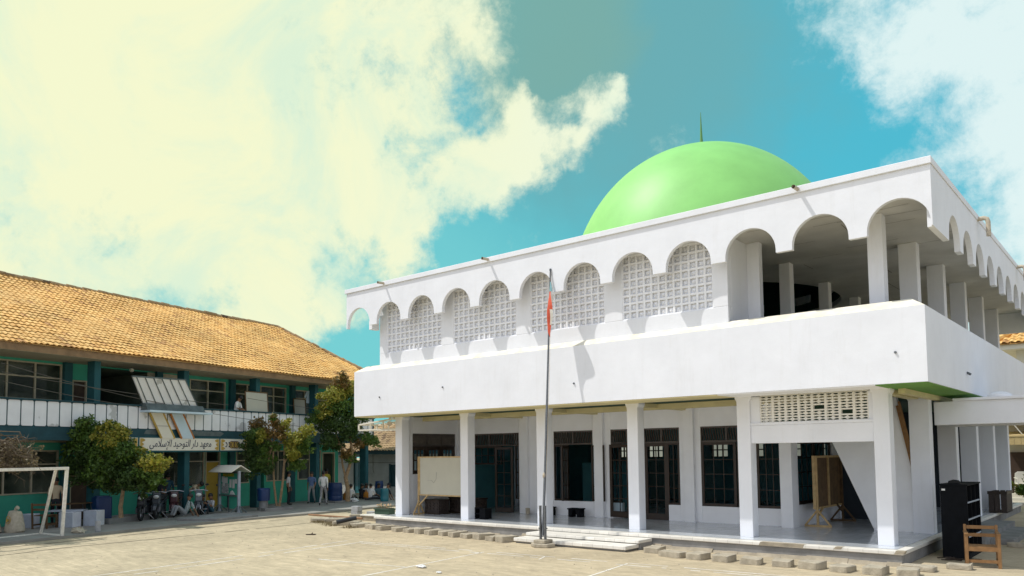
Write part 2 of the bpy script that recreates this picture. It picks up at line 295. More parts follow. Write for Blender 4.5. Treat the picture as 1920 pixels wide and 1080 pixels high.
# ------------------------------------------------------------------ mesh helpers
class MB:
    def __init__(s): s.v, s.f, s.m = [], [], []
    def poly(s, pts, mi=0):
        k = len(s.v); s.v += [tuple(p) for p in pts]; s.f.append(tuple(range(k, k+len(pts)))); s.m.append(mi)
    def box(s, x0, y0, z0, x1, y1, z1, mi=0, T=None):
        x0, x1 = min(x0, x1), max(x0, x1); y0, y1 = min(y0, y1), max(y0, y1); z0, z1 = min(z0, z1), max(z0, z1)
        k = len(s.v); P = [(x0, y0, z0), (x1, y0, z0), (x1, y1, z0), (x0, y1, z0), (x0, y0, z1), (x1, y0, z1), (x1, y1, z1), (x0, y1, z1)]
        if T: P = [tuple(T @ Vector(p)) for p in P]
        s.v += P
        for q in ((0, 3, 2, 1), (4, 5, 6, 7), (0, 1, 5, 4), (1, 2, 6, 5), (2, 3, 7, 6), (3, 0, 4, 7)): s.f.append(tuple(k+i for i in q)); s.m.append(mi)
    def bar(s, p, q, w, h=None, mi=0, up=(0, 0, 1)):
        p, q = Vector(p), Vector(q); d = (q-p).normalized(); u = Vector(up)
        if abs(d.dot(u)) > .99: u = Vector((1, 0, 0))
        a = d.cross(u).normalized()*w/2; b = a.cross(d).normalized()*(h if h else w)/2
        k = len(s.v); s.v += [tuple(x) for x in (p-a-b, p+a-b, p+a+b, p-a+b, q-a-b, q+a-b, q+a+b, q-a+b)]
        for f in ((0, 1, 2, 3), (7, 6, 5, 4), (0, 4, 5, 1), (1, 5, 6, 2), (2, 6, 7, 3), (3, 7, 4, 0)): s.f.append(tuple(k+i for i in f)); s.m.append(mi)
    def tube(s, pts, r, n=8, mi=0, cap=True):
        pts = [Vector(p) for p in pts]; rs = r if isinstance(r, (list, tuple)) else [r]*len(pts); k = len(s.v); pa = None
        for i, p in enumerate(pts):
            d = (pts[min(i+1, len(pts)-1)]-pts[max(i-1, 0)]).normalized()
            if pa is None: a = d.orthogonal().normalized()
            else:
                a = pa-d*pa.dot(d); a = a.normalized() if a.length > 1e-6 else d.orthogonal().normalized()
            pa = a; b = d.cross(a)
            for j in range(n): s.v.append(tuple(p+(a*cos(2*pi*j/n)+b*sin(2*pi*j/n))*rs[i]))
        for i in range(len(pts)-1):
            for j in range(n): s.f.append((k+i*n+j, k+i*n+(j+1) % n, k+(i+1)*n+(j+1) % n, k+(i+1)*n+j)); s.m.append(mi)
        if cap:
            s.f.append(tuple(k+j for j in reversed(range(n)))); s.m.append(mi); s.f.append(tuple(k+(len(pts)-1)*n+j for j in range(n))); s.m.append(mi)
    def prism(s, pts, ax, a, b, mi=0):
        def P(u, v, w): return {'x': (w, u, v), 'y': (u, w, v), 'z': (u, v, w)}[ax]
        n = len(pts); k = len(s.v); s.v += [P(u, v, a) for u, v in pts]+[P(u, v, b) for u, v in pts]
        s.f.append(tuple(range(k, k+n))); s.m.append(mi); s.f.append(tuple(reversed(range(k+n, k+2*n)))); s.m.append(mi)
        for i in range(n): s.f.append((k+i, k+n+i, k+n+(i+1) % n, k+(i+1) % n)); s.m.append(mi)
    def lathe(s, prof, c=(0, 0, 0), n=24, mi=0, skip=None):
        k = len(s.v)
        for r, z in prof:
            for j in range(n): s.v.append((c[0]+r*cos(2*pi*j/n), c[1]+r*sin(2*pi*j/n), c[2]+z))
        for i in range(len(prof)-1):
            for j in range(n):
                if skip and skip(i, j): continue
                s.f.append((k+i*n+j, k+i*n+(j+1) % n, k+(i+1)*n+(j+1) % n, k+(i+1)*n+j)); s.m.append(mi)
    def sphere(s, c, r, n=10, mi=0, sc=(1, 1, 1)):
        prof = [(max(1e-4, sin(pi*i/n))*r, -cos(pi*i/n)*r) for i in range(n+1)]; k = len(s.v); s.lathe(prof, (0, 0, 0), n+2, mi)
        for i in range(k, len(s.v)): x, y, z = s.v[i]; s.v[i] = (c[0]+x*sc[0], c[1]+y*sc[1], c[2]+z*sc[2])
    def xform(s, T): s.v = [tuple(T @ Vector(p)) for p in s.v]; return s
    def build(s, name, mats, parent=None, smooth=False, bevel=0, base=None, fix=True):
        if not isinstance(mats, (list, tuple)): mats = [mats]
        mats = [M[m] if isinstance(m, str) else m for m in mats]
        me = bpy.data.meshes.new(name)
        if base is None: base = BASE.get(root_of(parent), Vector()) if parent else Vector()
        b = Vector(base); me.from_pydata([(x-b.x, y-b.y, z-b.z) for x, y, z in s.v], [], s.f)
        for m in mats: me.materials.append(m)
        me.polygons.foreach_set('material_index', s.m)
        if smooth: me.polygons.foreach_set('use_smooth', [True]*len(s.f))
        me.update()
        if fix:
            bm = bmesh.new(); bm.from_mesh(me); bmesh.ops.recalc_face_normals(bm, faces=bm.faces); bm.to_mesh(me); bm.free()
        o = bpy.data.objects.new(name, me); COL.objects.link(o)
        if parent: o.parent = parent
        if smooth:
            try: me.set_sharp_from_angle(angle=R_(40))
            except Exception: pass
        if bevel:
            md = o.modifiers.new('edge_bevel', 'BEVEL'); md.width = bevel; md.segments = 2; md.limit_method = 'ANGLE'; md.angle_limit = R_(50)
        return o
BASE = {}
def root_of(o):
    while o.parent: o = o.parent
    return o.name
def tag(o, label, cat, group=None):
    o['label'] = label; o['category'] = cat
    if group: o['group'] = group
    return o
def struct(o, kind='structure'): o['kind'] = kind; return o
def empty(name, loc, label, cat, group=None, rz=0., world=True):
    """Empty at a thing's base; world=True: its parts are given in world coordinates"""
    o = bpy.data.objects.new(name, None); COL.objects.link(o); o.location = loc; o.rotation_euler = (0, 0, rz); o.empty_display_size = .3
    BASE[o.name] = Vector(loc) if world else Vector()
    return tag(o, label, cat, group)
def dup(root, loc, rz, label, group=None):
    r = root.copy(); COL.objects.link(r); r.location = loc; r.rotation_euler = (0, 0, rz); r['label'] = label
    if group: r['group'] = group
    def kids(src, dst):
        for ch in list(src.children):
            c = ch.copy(); COL.objects.link(c); c.parent = dst; kids(ch, c)
    kids(root, r); BASE[r.name] = Vector(); return r

# ------------------------------------------------------------------ the setting
def ground_extra(nt, b, t, mx):
    N, L = nt.nodes, nt.links
    mp = N.new('ShaderNodeMapping'); mp.inputs['Rotation'].default_value = (0, 0, R_(5)); L.new(t.outputs['Object'], mp.inputs['Vector'])
    br = N.new('ShaderNodeTexBrick'); br.offset = .5; br.inputs['Scale'].default_value = 1; br.inputs['Brick Width'].default_value = .21; br.inputs['Row Height'].default_value = .105
    br.inputs['Mortar Size'].default_value = .006; br.inputs['Mortar Smooth'].default_value = .6; br.inputs['Color1'].default_value = (1, 1, 1, 1); br.inputs['Color2'].default_value = (.86, .86, .87, 1); br.inputs['Mortar'].default_value = (.66, .62, .58, 1); L.new(mp.outputs[0], br.inputs['Vector'])
    nz = N.new('ShaderNodeTexNoise'); nz.inputs['Scale'].default_value = .8; nz.inputs['Detail'].default_value = 8; nz.inputs['Roughness'].default_value = .7; L.new(mp.outputs[0], nz.inputs['Vector'])
    fr = N.new('ShaderNodeMapRange'); fr.inputs['From Min'].default_value = .38; fr.inputs['From Max'].default_value = .62; fr.inputs['To Min'].default_value = .2; fr.inputs['To Max'].default_value = .95; L.new(nz.outputs['Fac'], fr.inputs['Value'])
    m2 = N.new('ShaderNodeMix'); m2.data_type = 'RGBA'; m2.blend_type = 'MULTIPLY'; L.new(fr.outputs[0], m2.inputs[0]); L.new(mx.outputs[2], m2.inputs[6]); L.new(br.outputs['Color'], m2.inputs[7])
    # scattered dark grains, pits and damp blotches stretched along the paving courses
    mp2 = N.new('ShaderNodeMapping'); mp2.inputs['Rotation'].default_value = (0, 0, R_(5)); mp2.inputs['Scale'].default_value = (.55, 1.6, 1); L.new(t.outputs['Object'], mp2.inputs['Vector'])
    n4 = N.new('ShaderNodeTexNoise'); n4.inputs['Scale'].default_value = 3.2; n4.inputs['Detail'].default_value = 10; n4.inputs['Roughness'].default_value = .78; L.new(mp2.outputs[0], n4.inputs['Vector'])
    r4 = N.new('ShaderNodeMapRange'); r4.inputs['From Min'].default_value = .40; r4.inputs['From Max'].default_value = .62; r4.inputs['To Min'].default_value = .78; r4.inputs['To Max'].default_value = 1.08; L.new(n4.outputs['Fac'], r4.inputs['Value'])
    m3 = N.new('ShaderNodeMix'); m3.data_type = 'RGBA'; m3.blend_type = 'MULTIPLY'; m3.inputs[0].default_value = 1; L.new(m2.outputs[2], m3.inputs[6]); L.new(r4.outputs[0], m3.inputs[7])
    L.new(m3.outputs[2], b.inputs['Base Color'])
    bp = N.new('ShaderNodeBump'); bp.inputs['Strength'].default_value = .5; bp.inputs['Distance'].default_value = .012; L.new(n4.outputs['Fac'], bp.inputs['Height']); L.new(bp.outputs[0], b.inputs['Normal'])
M['ground'] = mat('dusty_paving', (.535, .445, .295), .95, .22, .35, extra=ground_extra, detail=9)
M['walk'] = mat('concrete_walkway', (.30, .285, .25), .95, .25, 1.2, .4, 20, detail=9)
b = MB(); b.poly([(-500, -500, 0), (500, -500, 0), (500, 500, 0), (-500, 500, 0)]); struct(b.build('ground', 'ground'))
b = MB()
lip = [(-4.3, -19), (-4.55, -10.5), (-4.95, -8.3), (-5.75, -4.4), (-6.1, -1.1), (-6.1, 1.0), (-6.85, 5.7), (-7.6, 11.4)]
b.prism(lip+[(-30, 11.4), (-30, -19)], 'z', .004, .08); struct(b.build('walkway', 'walk'))
b = MB()
def strip(b, pts, w, z=.004, broken=0., jit=.0, mi=0):
    for (x0, y0), (x1, y1) in zip(pts[:-1], pts[1:]):
        L = sqrt((x1-x0)**2+(y1-y0)**2); u = ((x1-x0)/L, (y1-y0)/L); n = (-u[1], u[0]); t = 0
        while t < L-.02:
            d = min(L-t, random.uniform(.10, .55) if broken else L)
            if not broken or random.random() > broken:
                a = random.uniform(-jit, jit); ww = w*random.uniform(.55, 1.1) if broken else w
                P = lambda s, k: (x0+u[0]*s+n[0]*(k*ww/2+a), y0+u[1]*s+n[1]*(k*ww/2+a), z)
                b.poly([P(t, -1), P(t+d, -1), P(t+d, 1), P(t, 1)], mi)
            t += d
for pts in ([(-1.75, -14), (-1.86, -11.33), (-2.3, -9.69), (-2.5, -5.3), (-2.9, -1.9), (-3.4, 1.2)], [(-3.6, -12), (-3.95, -8.6), (-4.7, -5.2), (-5.1, -1)]): strip(b, pts, .075, .005, .06, .02)
struct(b.build('drain_channel', mat('dark_joint', (.10, .08, .06), .95)))
b = MB()
for pts, br in (([(2.75, -4.2), (3.03, -5.9), (3.4, -9.1), (3.7, -12)], .08), ([(3.38, -4.12), (3.6, -6.5), (3.95, -9.2), (4.2, -12)], .12), ([(2.7, -4.22), (8.0, -3.72), (11.5, -3.46), (15.5, -3.15)], .16),
                ([(3.2, -4.42), (8.5, -3.95), (11.6, -3.72), (15.4, -3.4)], .3), ([(7.6, -3.85), (8.13, -8.0), (8.4, -10.5)], .05), ([(5.3, -7.02), (7.9, -6.7)], .14), ([(11.46, -3.5), (11.8, -5.6), (12.2, -8.5)], .06), ([(9.3, -3.6), (9.5, -4.1)], .1)):
    strip(b, pts, .055, .004, br, .006)
struct(b.build('court_marking', 'court_paint'))

# ------------------------------------------------------------------ mosque
mq = empty('mosque', (8, 8, 0), 'white two storey mosque with scalloped arch roof edge and green dome', 'mosque')
W2, D2 = 15.93, 15.93
# plinth, floor, steps
b = MB(); b.box(-.2, -.72, 0, 16.24, 16.6, .24); b.build('plinth', 'cement', mq, bevel=.01)
b = MB(); b.box(-.25, -.76, .24, 16.28, 16.66, .32); b.build('floor_edge', 'tile_edge', mq, bevel=.012)
b = MB(); b.poly([(-.2, -.5, .324), (16.1, -.5, .324), (16.1, 16.5, .324), (-.2, 16.5, .324)]); b.build('veranda_floor', 'floor', mq)
b = MB()
random.seed(3)
x = -.2
while x < 16.2:
    d = random.uniform(.25, .6); h = random.uniform(.05, .12) if x > 6 else random.uniform(.02, .06); b.prism([(-.72, 0), (-.72, h), (-.74, h), (-.74-h*random.uniform(.5, 1.1), 0)], 'x', x, min(x+d, 16.24)); x += d
b.build('footing_mortar', 'mortar', mq)
b = MB()
for x0, x1, z0 in ((13.25, 14.25, .245), (14.9, 15.06, .27), (16.1, 16.283, .25)): b = MB(); b.prism([(x0, z0), (x1, z0+.01), (x1+.03, .323), (x0+.04, .324)], 'y', -.764, -.6); b.build('chipped_edge', 'mortar', mq)
b = MB(); b.box(6.98, -1.9, 0, 10.4, -1.3, .05, 1); b.box(6.95, -1.95, .05, 10.45, -1.33, .14, 0); b.box(7.1, -1.33, 0, 10.5, -.735, .16, 1); b.box(6.95, -1.42, .16, 10.5, -.765, .235, 0)
b.build('entrance_steps', ['tile_edge', 'cement'], mq, bevel=.012)
b = MB(); b.box(-2.3, .35, 0, -.26, 1.9, .17); b.build('side_platform', 'mortar', mq, bevel=.01)
b = MB(); b.box(-2.33, .32, .17, -.26, 1.93, .21); b.build('platform_top', 'tile_edge', mq, bevel=.01)
b = MB()
for i, (x0, y0, x1, y1, h) in enumerate([(16.3, 4.6, 17.5, 8.4, .14), (16.3, 3.9, 17.0, 8.9, .26)]): b.box(x0, y0, 0, x1, y1, h)
b.build('side_steps', 'cement', mq, bevel=.01)
# lower columns
def col_prism(w, d, z0=.32, z1=3.73, fl=.045):
    b = MB(); b.prism([(0, z0), (w, z0), (w, z1-.14), (w+fl, z1-.06), (w+fl, z1), (-fl, z1), (-fl, z1-.06), (0, z1-.14)], 'y', 0, d); return b
for i in range(6):
    b = col_prism(.33, .34); b.xform(Matrix.Translation((3.12*i, 0, 0))); b.build('column', 'white', mq, bevel=.012)
for k in range(1, 6):
    b = col_prism(.46, .34); b.xform(Matrix.Translation((15.6, 3.12*k, 0))); b.build('column', 'white', mq, bevel=.012)
for k in range(1, 6):
    b = col_prism(.33, .34); b.xform(Matrix.Translation((0, 3.12*k, 0))); b.build('column', 'white', mq, bevel=.012)
# first-floor slab, soffits, beams
b = MB(); b.box(-.7, -.7, 3.735, 16.6, 16.6, 3.88); b.build('first_floor_slab', 'dark_ceil', mq)
b = MB(); b.box(0, 1.42, 3.722, 12.5, 3.0, 3.734); b.build('ceiling_bounce_panel', 'white_in', mq)  # white panel added out of sight to bounce light into the veranda
b = MB(); b.box(12.8, 1.45, 2.75, 15.6, 1.55, 3.73); b.build('dark_screen_backing', 'dark_ceil', mq)  # added dark board, stands in for the shaded void behind the cream screen
b = MB(); b.box(-.98, -.98, 3.70, 12.45, .0, 3.728); b.build('front_soffit', 'yellow', mq)
b = MB(); b.box(15.93, -.98, 3.71, 16.9, 16.8, 3.728); b.build('side_soffit', 'green_soffit', mq)
b = MB(); b.box(12.45, -.98, 3.705, 15.93, .0, 3.728); b.build('front_soffit', 'white_in', mq)
b = MB()
for y in (1.2, ): b.box(-.0, y, 3.58, 15.6, y+.22, 3.73)
for i in range(1, 6): b.box(3.12*i+.05, .34, 3.62, 3.12*i+.27, 3.0, 3.73)
b.box(16.06, .3, 3.60, 16.2, 16.0, 3.71)
b.build('ceiling_beam', 'yellow', mq)
# balcony parapet ring with sloping coping
def ring(b, outer, inner, mi=0):
    (ax, ay, bx, by, za), (cx, cy, dx, dy, zc) = outer, inner
    A = [(ax, ay, za), (bx, ay, za), (bx, by, za), (ax, by, za)]; C = [(cx, cy, zc), (dx, cy, zc), (dx, dy, zc), (cx, dy, zc)]
    for i in range(4): b.poly([A[i], A[(i+1) % 4], C[(i+1) % 4], C[i]], mi)
b = MB(); o0, o1 = (-1.0, -1.0, 16.92, 16.93), (-.7, -.7, 16.62, 16.63)
ring(b, (*o0, 3.73), (*o0, 5.27)); ring(b, (*o1, 5.47), (*o1, 3.89)); ring(b, (*o1, 3.728), (*o0, 3.728))
b.build('balcony_parapet', 'white', mq, bevel=.015, fix=False)
b = MB(); ring(b, (*o0, 5.27), (*o1, 5.47)); b.build('coping', mat('stained_coping', (.84, .81, .70), .85, col2=(.62, .58, .45), vscale=2.6, bump=.2, bscale=20, detail=10), mq, fix=False)
for x, z in ((.35, 4.33), (3.35, 4.48), (8.35, 4.26), (9.05, 4.66), (16.35, 4.36), (13.1, 4.22), (2.0, 4.98)):
    if x in (13.1, 2.0, 9.05): continue
    b = MB(); b.tube([(x, -.95, z), (x, -1.03, z)], .026, 8); b.build('drain_hole', 'steel', mq)
# upper wall with four breeze-block screens
WX0, WX1, PX = .05, 12.68, [(.44, 3.04), (3.58, 6.13), (6.68, 9.20), (9.76, 12.30)]
b = MB(); YW = -.745; z0, z1 = 5.84, 7.50
b.box(WX0, YW, 3.9, WX1, YW+.2, z0); b.box(WX0, YW, z1, WX1, YW+.2, 7.56)
xs = [WX0]+[v for p in PX for v in p]+[WX1]
for i in range(0, len(xs), 2): b.box(xs[i], YW, z0, xs[i+1], YW+.2, z1)
b.box(12.47, YW+.2, 3.9, 12.68, .62, 7.56); b.box(WX0, YW+.2, 3.9, WX0+.2, 15.5, 7.56)
b.box(12.68, .40, 3.9, 13.0, .62, 7.56)
b.build('upper_wall', 'white', mq, bevel=.012)
def breeze(b, x0, x1, z0, z1, nx, nz, yf, depth=.085, t=.052):
    w, h = (x1-x0)/nx, (z1-z0)/nz
    for i in range(nx+1): b.box(x0+i*w-t/2, yf, z0, x0+i*w+t/2, yf+depth, z1)
    for j in range(nz+1): b.box(x0, yf+.002, z0+j*h-t/2, x1, yf+depth-.002, z0+j*h+t/2)
    for i in range(nx):
        for j in range(nz):
            a, c = x0+i*w+t/2, x0+(i+1)*w-t/2; e, g = z0+j*h+t/2, z0+(j+1)*h-t/2; yb = yf+depth*.9; m, n = (a+c)/2, (e+g)/2
            ap = (m+(c-a)*.08, yf+.008, n-(g-e)*.10)
            q = [(a, yb, e), (c, yb, e), (c, yb, g), (a, yb, g)]
            for k in range(4): b.poly([q[k], q[(k+1) % 4], ap])
for x0, x1 in PX:
    b = MB(); breeze(b, x0, x1, z0, z1, 12, 8, YW+.02); b.build('breeze_screen', 'lattice', mq)
# upper columns
def box_part(name, m, args, par=mq, bevel=.012):
    b = MB(); b.box(*args); return b.build(name, m, par, bevel=bevel)
box_part('upper_column', 'white', (15.63, -.02, 3.9, 15.95, .30, 7.56))
for k in range(1, 6): box_part('upper_column', 'white', (15.53, 3.08*k, 3.9, 15.95, 3.08*k+.33, 7.56))
for x, y in ((12.5, 3.02), (12.48, 6.3), (12.48, 9.4), (12.48, 12.5), (3.1, 12.5), (6.2, 12.5), (9.3, 12.5), (9.3, 15.6), (12.48, 15.6), (6.2, 15.6), (3.1, 15.6), (3.1, 9.4), (3.1, 6.3)):
    box_part('upper_column', 'white_in', (x, y, 3.9, x+.3, y+.3, 7.56))
# roof slab with round opening, dome
b = MB(); n = 96; cx, cy, rh = 7.9, 8.0, 4.55; X0, X1, Y0, Y1 = .06, 17.06, -1.08, 17.0
def sq(a):
    c, s = cos(a), sin(a); t = min((X1-cx if c > 0 else cx-X0)/max(1e-6, abs(c)), (Y1-cy if s > 0 else cy-Y0)/max(1e-6, abs(s))); return cx+c*t, cy+s*t
angs = sorted([2*pi*i/n for i in range(n)]+[math.atan2(Y-cy, X-cx) % (2*pi) for X in (X0, X1) for Y in (Y0, Y1)])
for i in range(len(angs)):
    a, c = angs[i], angs[(i+1) % len(angs)]; p, q = sq(a), sq(c); r, s = (cx+rh*cos(a), cy+rh*sin(a)), (cx+rh*cos(c), cy+rh*sin(c))
    b.poly([(*p, 7.56), (*q, 7.56), (*s, 7.56), (*r, 7.56)]); b.poly([(*p, 7.74), (*r, 7.74), (*s, 7.74), (*q, 7.74)]); b.poly([(*r, 7.56), (*s, 7.56), (*s, 7.74), (*r, 7.74)])
b.build('roof_slab', 'ceil', mq, fix=False)
b = MB()
random.seed(11)
for i in range(15):
    x, y, L, a = random.uniform(12.9, 16.6), random.uniform(-.9, 8), random.uniform(.5, 2.2), random.choice((0, 0, 0, pi/2))+random.uniform(-.06, .06)
    pts = [(x, y)]
    while L > 0: x += .25*cos(a); y += .25*sin(a)+random.uniform(-.015, .015); pts.append((min(x, 17), y)); L -= .25
    strip(b, pts, .016, 7.556)
b.build('ceiling_crack', mat('crack_dark', (.16, .15, .13), .95), mq)
dm = MB(); nn = 96
prof = [(4.93, 7.74), (4.93, 8.0)]+[(4.93*cos(t)**.98, 8.0+5.48*sin(t)) for t in [i*pi/2/40 for i in range(1, 40)]]+[(.02, 13.48)]
dm.lathe(prof, (7.9, 8, 0), nn); dome = dm.build('dome', 'dome', mq, smooth=True)
b = MB(); b.lathe([(.16, 13.4), (.09, 13.6), (.05, 13.95), (.028, 14.45), (.008, 14.95)], (7.9, 8, 0), 10); b.build('finial', 'finial', dome, smooth=True)
b = MB(); b.lathe([(4.55, 7.74), (4.6, 8.9), (4.3, 10.3), (3.3, 11.9), (1.8, 12.8), (.02, 13.1)], (7.9, 8, 0), 48); b.build('dome_lining', 'dome_in', dome, smooth=True)
b = MB()
for i in range(24):
    if i % 2: continue
    a = 2*pi*i/24; c = Vector((7.9+4.4*cos(a), 8+4.4*sin(a), 0)); tx = Vector((-sin(a), cos(a), 0))
    b.bar(c-tx*.4+Vector((0, 0, 8.15)), c+tx*.4+Vector((0, 0, 8.15)), .05, .3)
b.build('dome_light_slits', 'white_in', dome)  # pale bars stand in for daylight slits at the dome foot
# scalloped fascia
def fascia(b, axis, fixed, th, a0, a1, centres, r=.595, zs=6.87, zb=6.79, zt=8.16, ry=.585):
    """wall in a plane, its lower edge scalloped; fixed = outer plane, fixed+th = inner plane"""
    P = (lambda u, z, w: (u, w, z)) if axis == 'x' else (lambda u, z, w: (w, u, z))
    prof = [(a0, zb)]
    for c in centres:
        l, rr = c-r, c+r
        if l < a0 or rr > a1: continue
        prof.append((l, zb))
        for i in range(19):
            t = pi-pi*i/18; prof.append((c+r*cos(t), zs+ry*sin(t)))
        prof.append((rr, zb))
    prof.append((a1, zb))
    for (u0, s0), (u1, s1) in zip(prof[:-1], prof[1:]):
        for w in (fixed, fixed+th):
            if u1-u0 > 1e-6: b.poly([P(u0, s0, w), P(u1, s1, w), P(u1, zt, w), P(u0, zt, w)])
        b.poly([P(u0, s0, fixed), P(u1, s1, fixed), P(u1, s1, fixed+th), P(u0, s0, fixed+th)])
    b.poly([P(a0, zt, fixed), P(a1, zt, fixed), P(a1, zt, fixed+th), P(a0, zt, fixed+th)])
    for u in (a0, a1): b.poly([P(u, zb, fixed), P(u, zb, fixed+th), P(u, zt, fixed+th), P(u, zt, fixed)])
fx = [-.53+1.5525*i for i in range(12)]; fy = [-.62+1.5525*i for i in range(12)]
b = MB(); fascia(b, 'x', -1.2, .12, -1.18, 17.17, fx); b.build('front_fascia', 'white', mq)
b = MB(); fascia(b, 'y', 17.17, -.12, -1.08, 17.0, fy); b.build('side_fascia', 'white', mq)
b = MB(); b.box(-.12, -1.075, 6.66, .045, -.755, 6.95); b.build('end_bracket', 'white', mq, bevel=.01)
b = MB(); fascia(b, 'x', 17.1, -.12, .3, 17.05, fx); b.build('rear_fascia', 'white_in', mq)
b = MB(); b.box(-1.24, -1.245, 8.02, 17.2, -1.202, 8.17); b.box(17.172, -1.19, 8.03, 17.195, 17.0, 8.17)
b.build('roof_lip', 'white', mq, bevel=.012)
for x in (.84, 5.5, 14.58):
    b = MB(); b.tube([(x, -1.15, 8.10), (x, -1.5, 8.085)], .042, 10, cap=False); b.tube([(x, -1.16, 8.10), (x, -1.5, 8.085)], .034, 10, cap=False); b.build('roof_spout', 'pvc', mq, smooth=True)
for y in (3.9, 10.6):
    b = MB(); b.tube([(17.05, y, 8.06), (17.32, y, 8.06), (17.38, y, 8.03), (17.4, y, 7.95), (17.4, y, 7.6)], .055, 10); b.build('roof_spout', 'pvc', mq, smooth=True)
# ---- hall walls on the ground floor
YH = 3.0; OP = [(.3, 3.08, .32, 3.12), (4.62, 6.2, .8, 3.12), (6.9, 9.32, .32, 3.12), (10.02, 12.42, .8, 3.12)]
b = MB(); xs = [.1]
for x0, x1, za, zb in OP:
    b.box(xs[-1], YH, .32, x0, YH+.16, 3.73); b.box(x0, YH, zb, x1, YH+.16, 3.73)
    if za > .4: b.box(x0, YH, .32, x1, YH+.16, za)
    xs.append(x1)
b.box(xs[-1], YH, .32, 12.6, YH+.16, 3.73)
for x0, x1 in ((3.22, 3.56), (6.33, 6.66), (9.52, 9.84)): b.box(x0, YH-.13, .32, x1, YH-.0, 3.73)
b.box(6.9, YH, .32, 7.28, YH+.15, .8); b.box(8.92, YH, .32, 9.32, YH+.15, .8)
b.box(12.45, 2.72, .32, 12.78, 3.16, 3.73)
# left wall with its window opening, right wall, rear wall with high windows
b.box(-.06, .34, .32, .1, .72, 3.73); b.box(-.06, .72, .32, .1, 2.9, 1.7); b.box(-.06, .72, 3.14, .1, 2.9, 3.73); b.box(-.06, 2.9, .32, .1, 13, 3.73)
b.build('hall_wall', 'white_in', mq, bevel=.01)
b = MB(); b.box(12.60, 3.16, .32, 12.76, 3.25, 3.73); b.box(12.60, 3.25, .32, 12.76, 6.2, .9); b.box(12.60, 3.25, 3.1, 12.76, 6.2, 3.73); b.box(12.60, 6.2, .32, 12.76, 13, 3.73)
b.build('side_wall', 'white_in', mq, bevel=.01)
b = MB(); b.box(.1, 13.0, .32, 12.6, 13.2, 2.12); b.box(.1, 13.0, 2.75, 12.6, 13.2, 3.73); x = .1
while x < 12.6: b.box(x, 13.0, 2.12, min(x+.8, 12.6), 13.2, 2.75); x += 1.55
b.box(.1, 3.17, .32, .16, 12.98, 3.72); b.box(12.54, 6.2, .32, 12.6, 12.98, 3.72); b.box(3.0, 7.0, .32, 5.2, 7.1, 2.0)
b.build('inner_wall', 'teal_in', mq)
b = MB(); x = .9
while x < 12.0:
    for i in range(4): b.box(x+i*.25-.025, 13.05, 2.12, x+i*.25+.025, 13.12, 2.75)
    b.box(x, 13.06, 2.42, x+.75, 13.11, 2.47); b.box(x, 13.06, 2.12, x+.75, 13.11, 2.17); b.box(x, 13.06, 2.7, x+.75, 13.11, 2.75); x += 1.55
b.build('rear_window_bars', 'wood', mq)
# timber joinery
def joinery(name, o, ux, w, z0, z1, nx, nz, fw=.085, bw=.022, th=.05, m='wood', par=mq, glass=True, zlow=None):
    """glazed leaf: frame and glazing bars as one part, its glass a sub-part; o = base corner, ux = direction along it"""
    o = Vector((o[0], o[1], 0)); ux = Vector((*ux, 0)).normalized(); nn_ = Vector((-ux.y, ux.x, 0))
    T = Matrix(((ux.x, nn_.x, 0, o.x), (ux.y, nn_.y, 0, o.y), (0, 0, 1, 0), (0, 0, 0, 1)))
    b = MB(); zb = zlow if zlow else z0+fw
    b.box(0, -th/2, z0, fw, th/2, z1, T=T); b.box(w-fw, -th/2, z0, w, th/2, z1, T=T); b.box(fw, -th/2+.002, z1-fw, w-fw, th/2-.002, z1, T=T); b.box(fw, -th/2+.002, z0, w-fw, th/2-.002, zb, T=T)
    for i in range(1, nx): x = fw+(w-2*fw)*i/nx; b.box(x-bw/2, -th/2+.01, zb, x+bw/2, th/2-.01, z1-fw, T=T)
    for j in range(1, nz): z = zb+(z1-fw-zb)*j/nz; b.box(fw, -th/2+.012, z-bw/2, w-fw, th/2-.012, z+bw/2, T=T)
    p = b.build(name, m, par, bevel=.004)
    if glass:
        g = MB(); g.poly([T @ Vector(q) for q in ((fw, 0, zb), (w-fw, 0, zb), (w-fw, 0, z1-fw), (fw, 0, z1-fw))]); g.build('pane', 'glass', p)
    return p
def slats(o, ux, w, z0, z1, n, par=mq, groups=2):
    """transom of wavy upright slats in a frame"""
    o = Vector((o[0], o[1], 0)); ux = Vector((*ux, 0)).normalized(); nn_ = Vector((-ux.y, ux.x, 0))
    T = Matrix(((ux.x, nn_.x, 0, o.x), (ux.y, nn_.y, 0, o.y), (0, 0, 1, 0), (0, 0, 0, 1))); b = MB()
    for x in [w*i/groups for i in range(groups+1)]: b.box(max(0, x-.03), -.04, z0, min(w, x+.03), .04, z1, T=T)
    b.box(0, -.042, z0, w, .042, z0+.05, T=T); b.box(0, -.042, z1-.05, w, .042, z1, T=T)
    for i in range(n):
        x = .05+(w-.1)*(i+.5)/n; pts = []
        for j in range(7):
            t = j/6; pts.append((x+.018*sin(2*pi*t), .0, z0+.04+(z1-z0-.08)*t))
        for q, r in zip(pts[:-1], pts[1:]): b.bar(T @ Vector(q), T @ Vector(r), .02, .03, up=tuple(nn_))
    return b.build('slatted_transom', 'slat', par)
slats((.3, YH+.04), (1, 0), 2.78, 2.66, 3.12, 34, groups=4); joinery('door', (2.25, YH-.32), (1, .22), .72, .34, 2.62, 2, 5, zlow=.5)
joinery('window', (2.92, YH+.02), (1, 0), .16, .8, 2.66, 1, 4, fw=.03); joinery('high_window', (.3, YH+.06), (1, 0), 1.95, 2.0, 2.66, 6, 2, fw=.06)
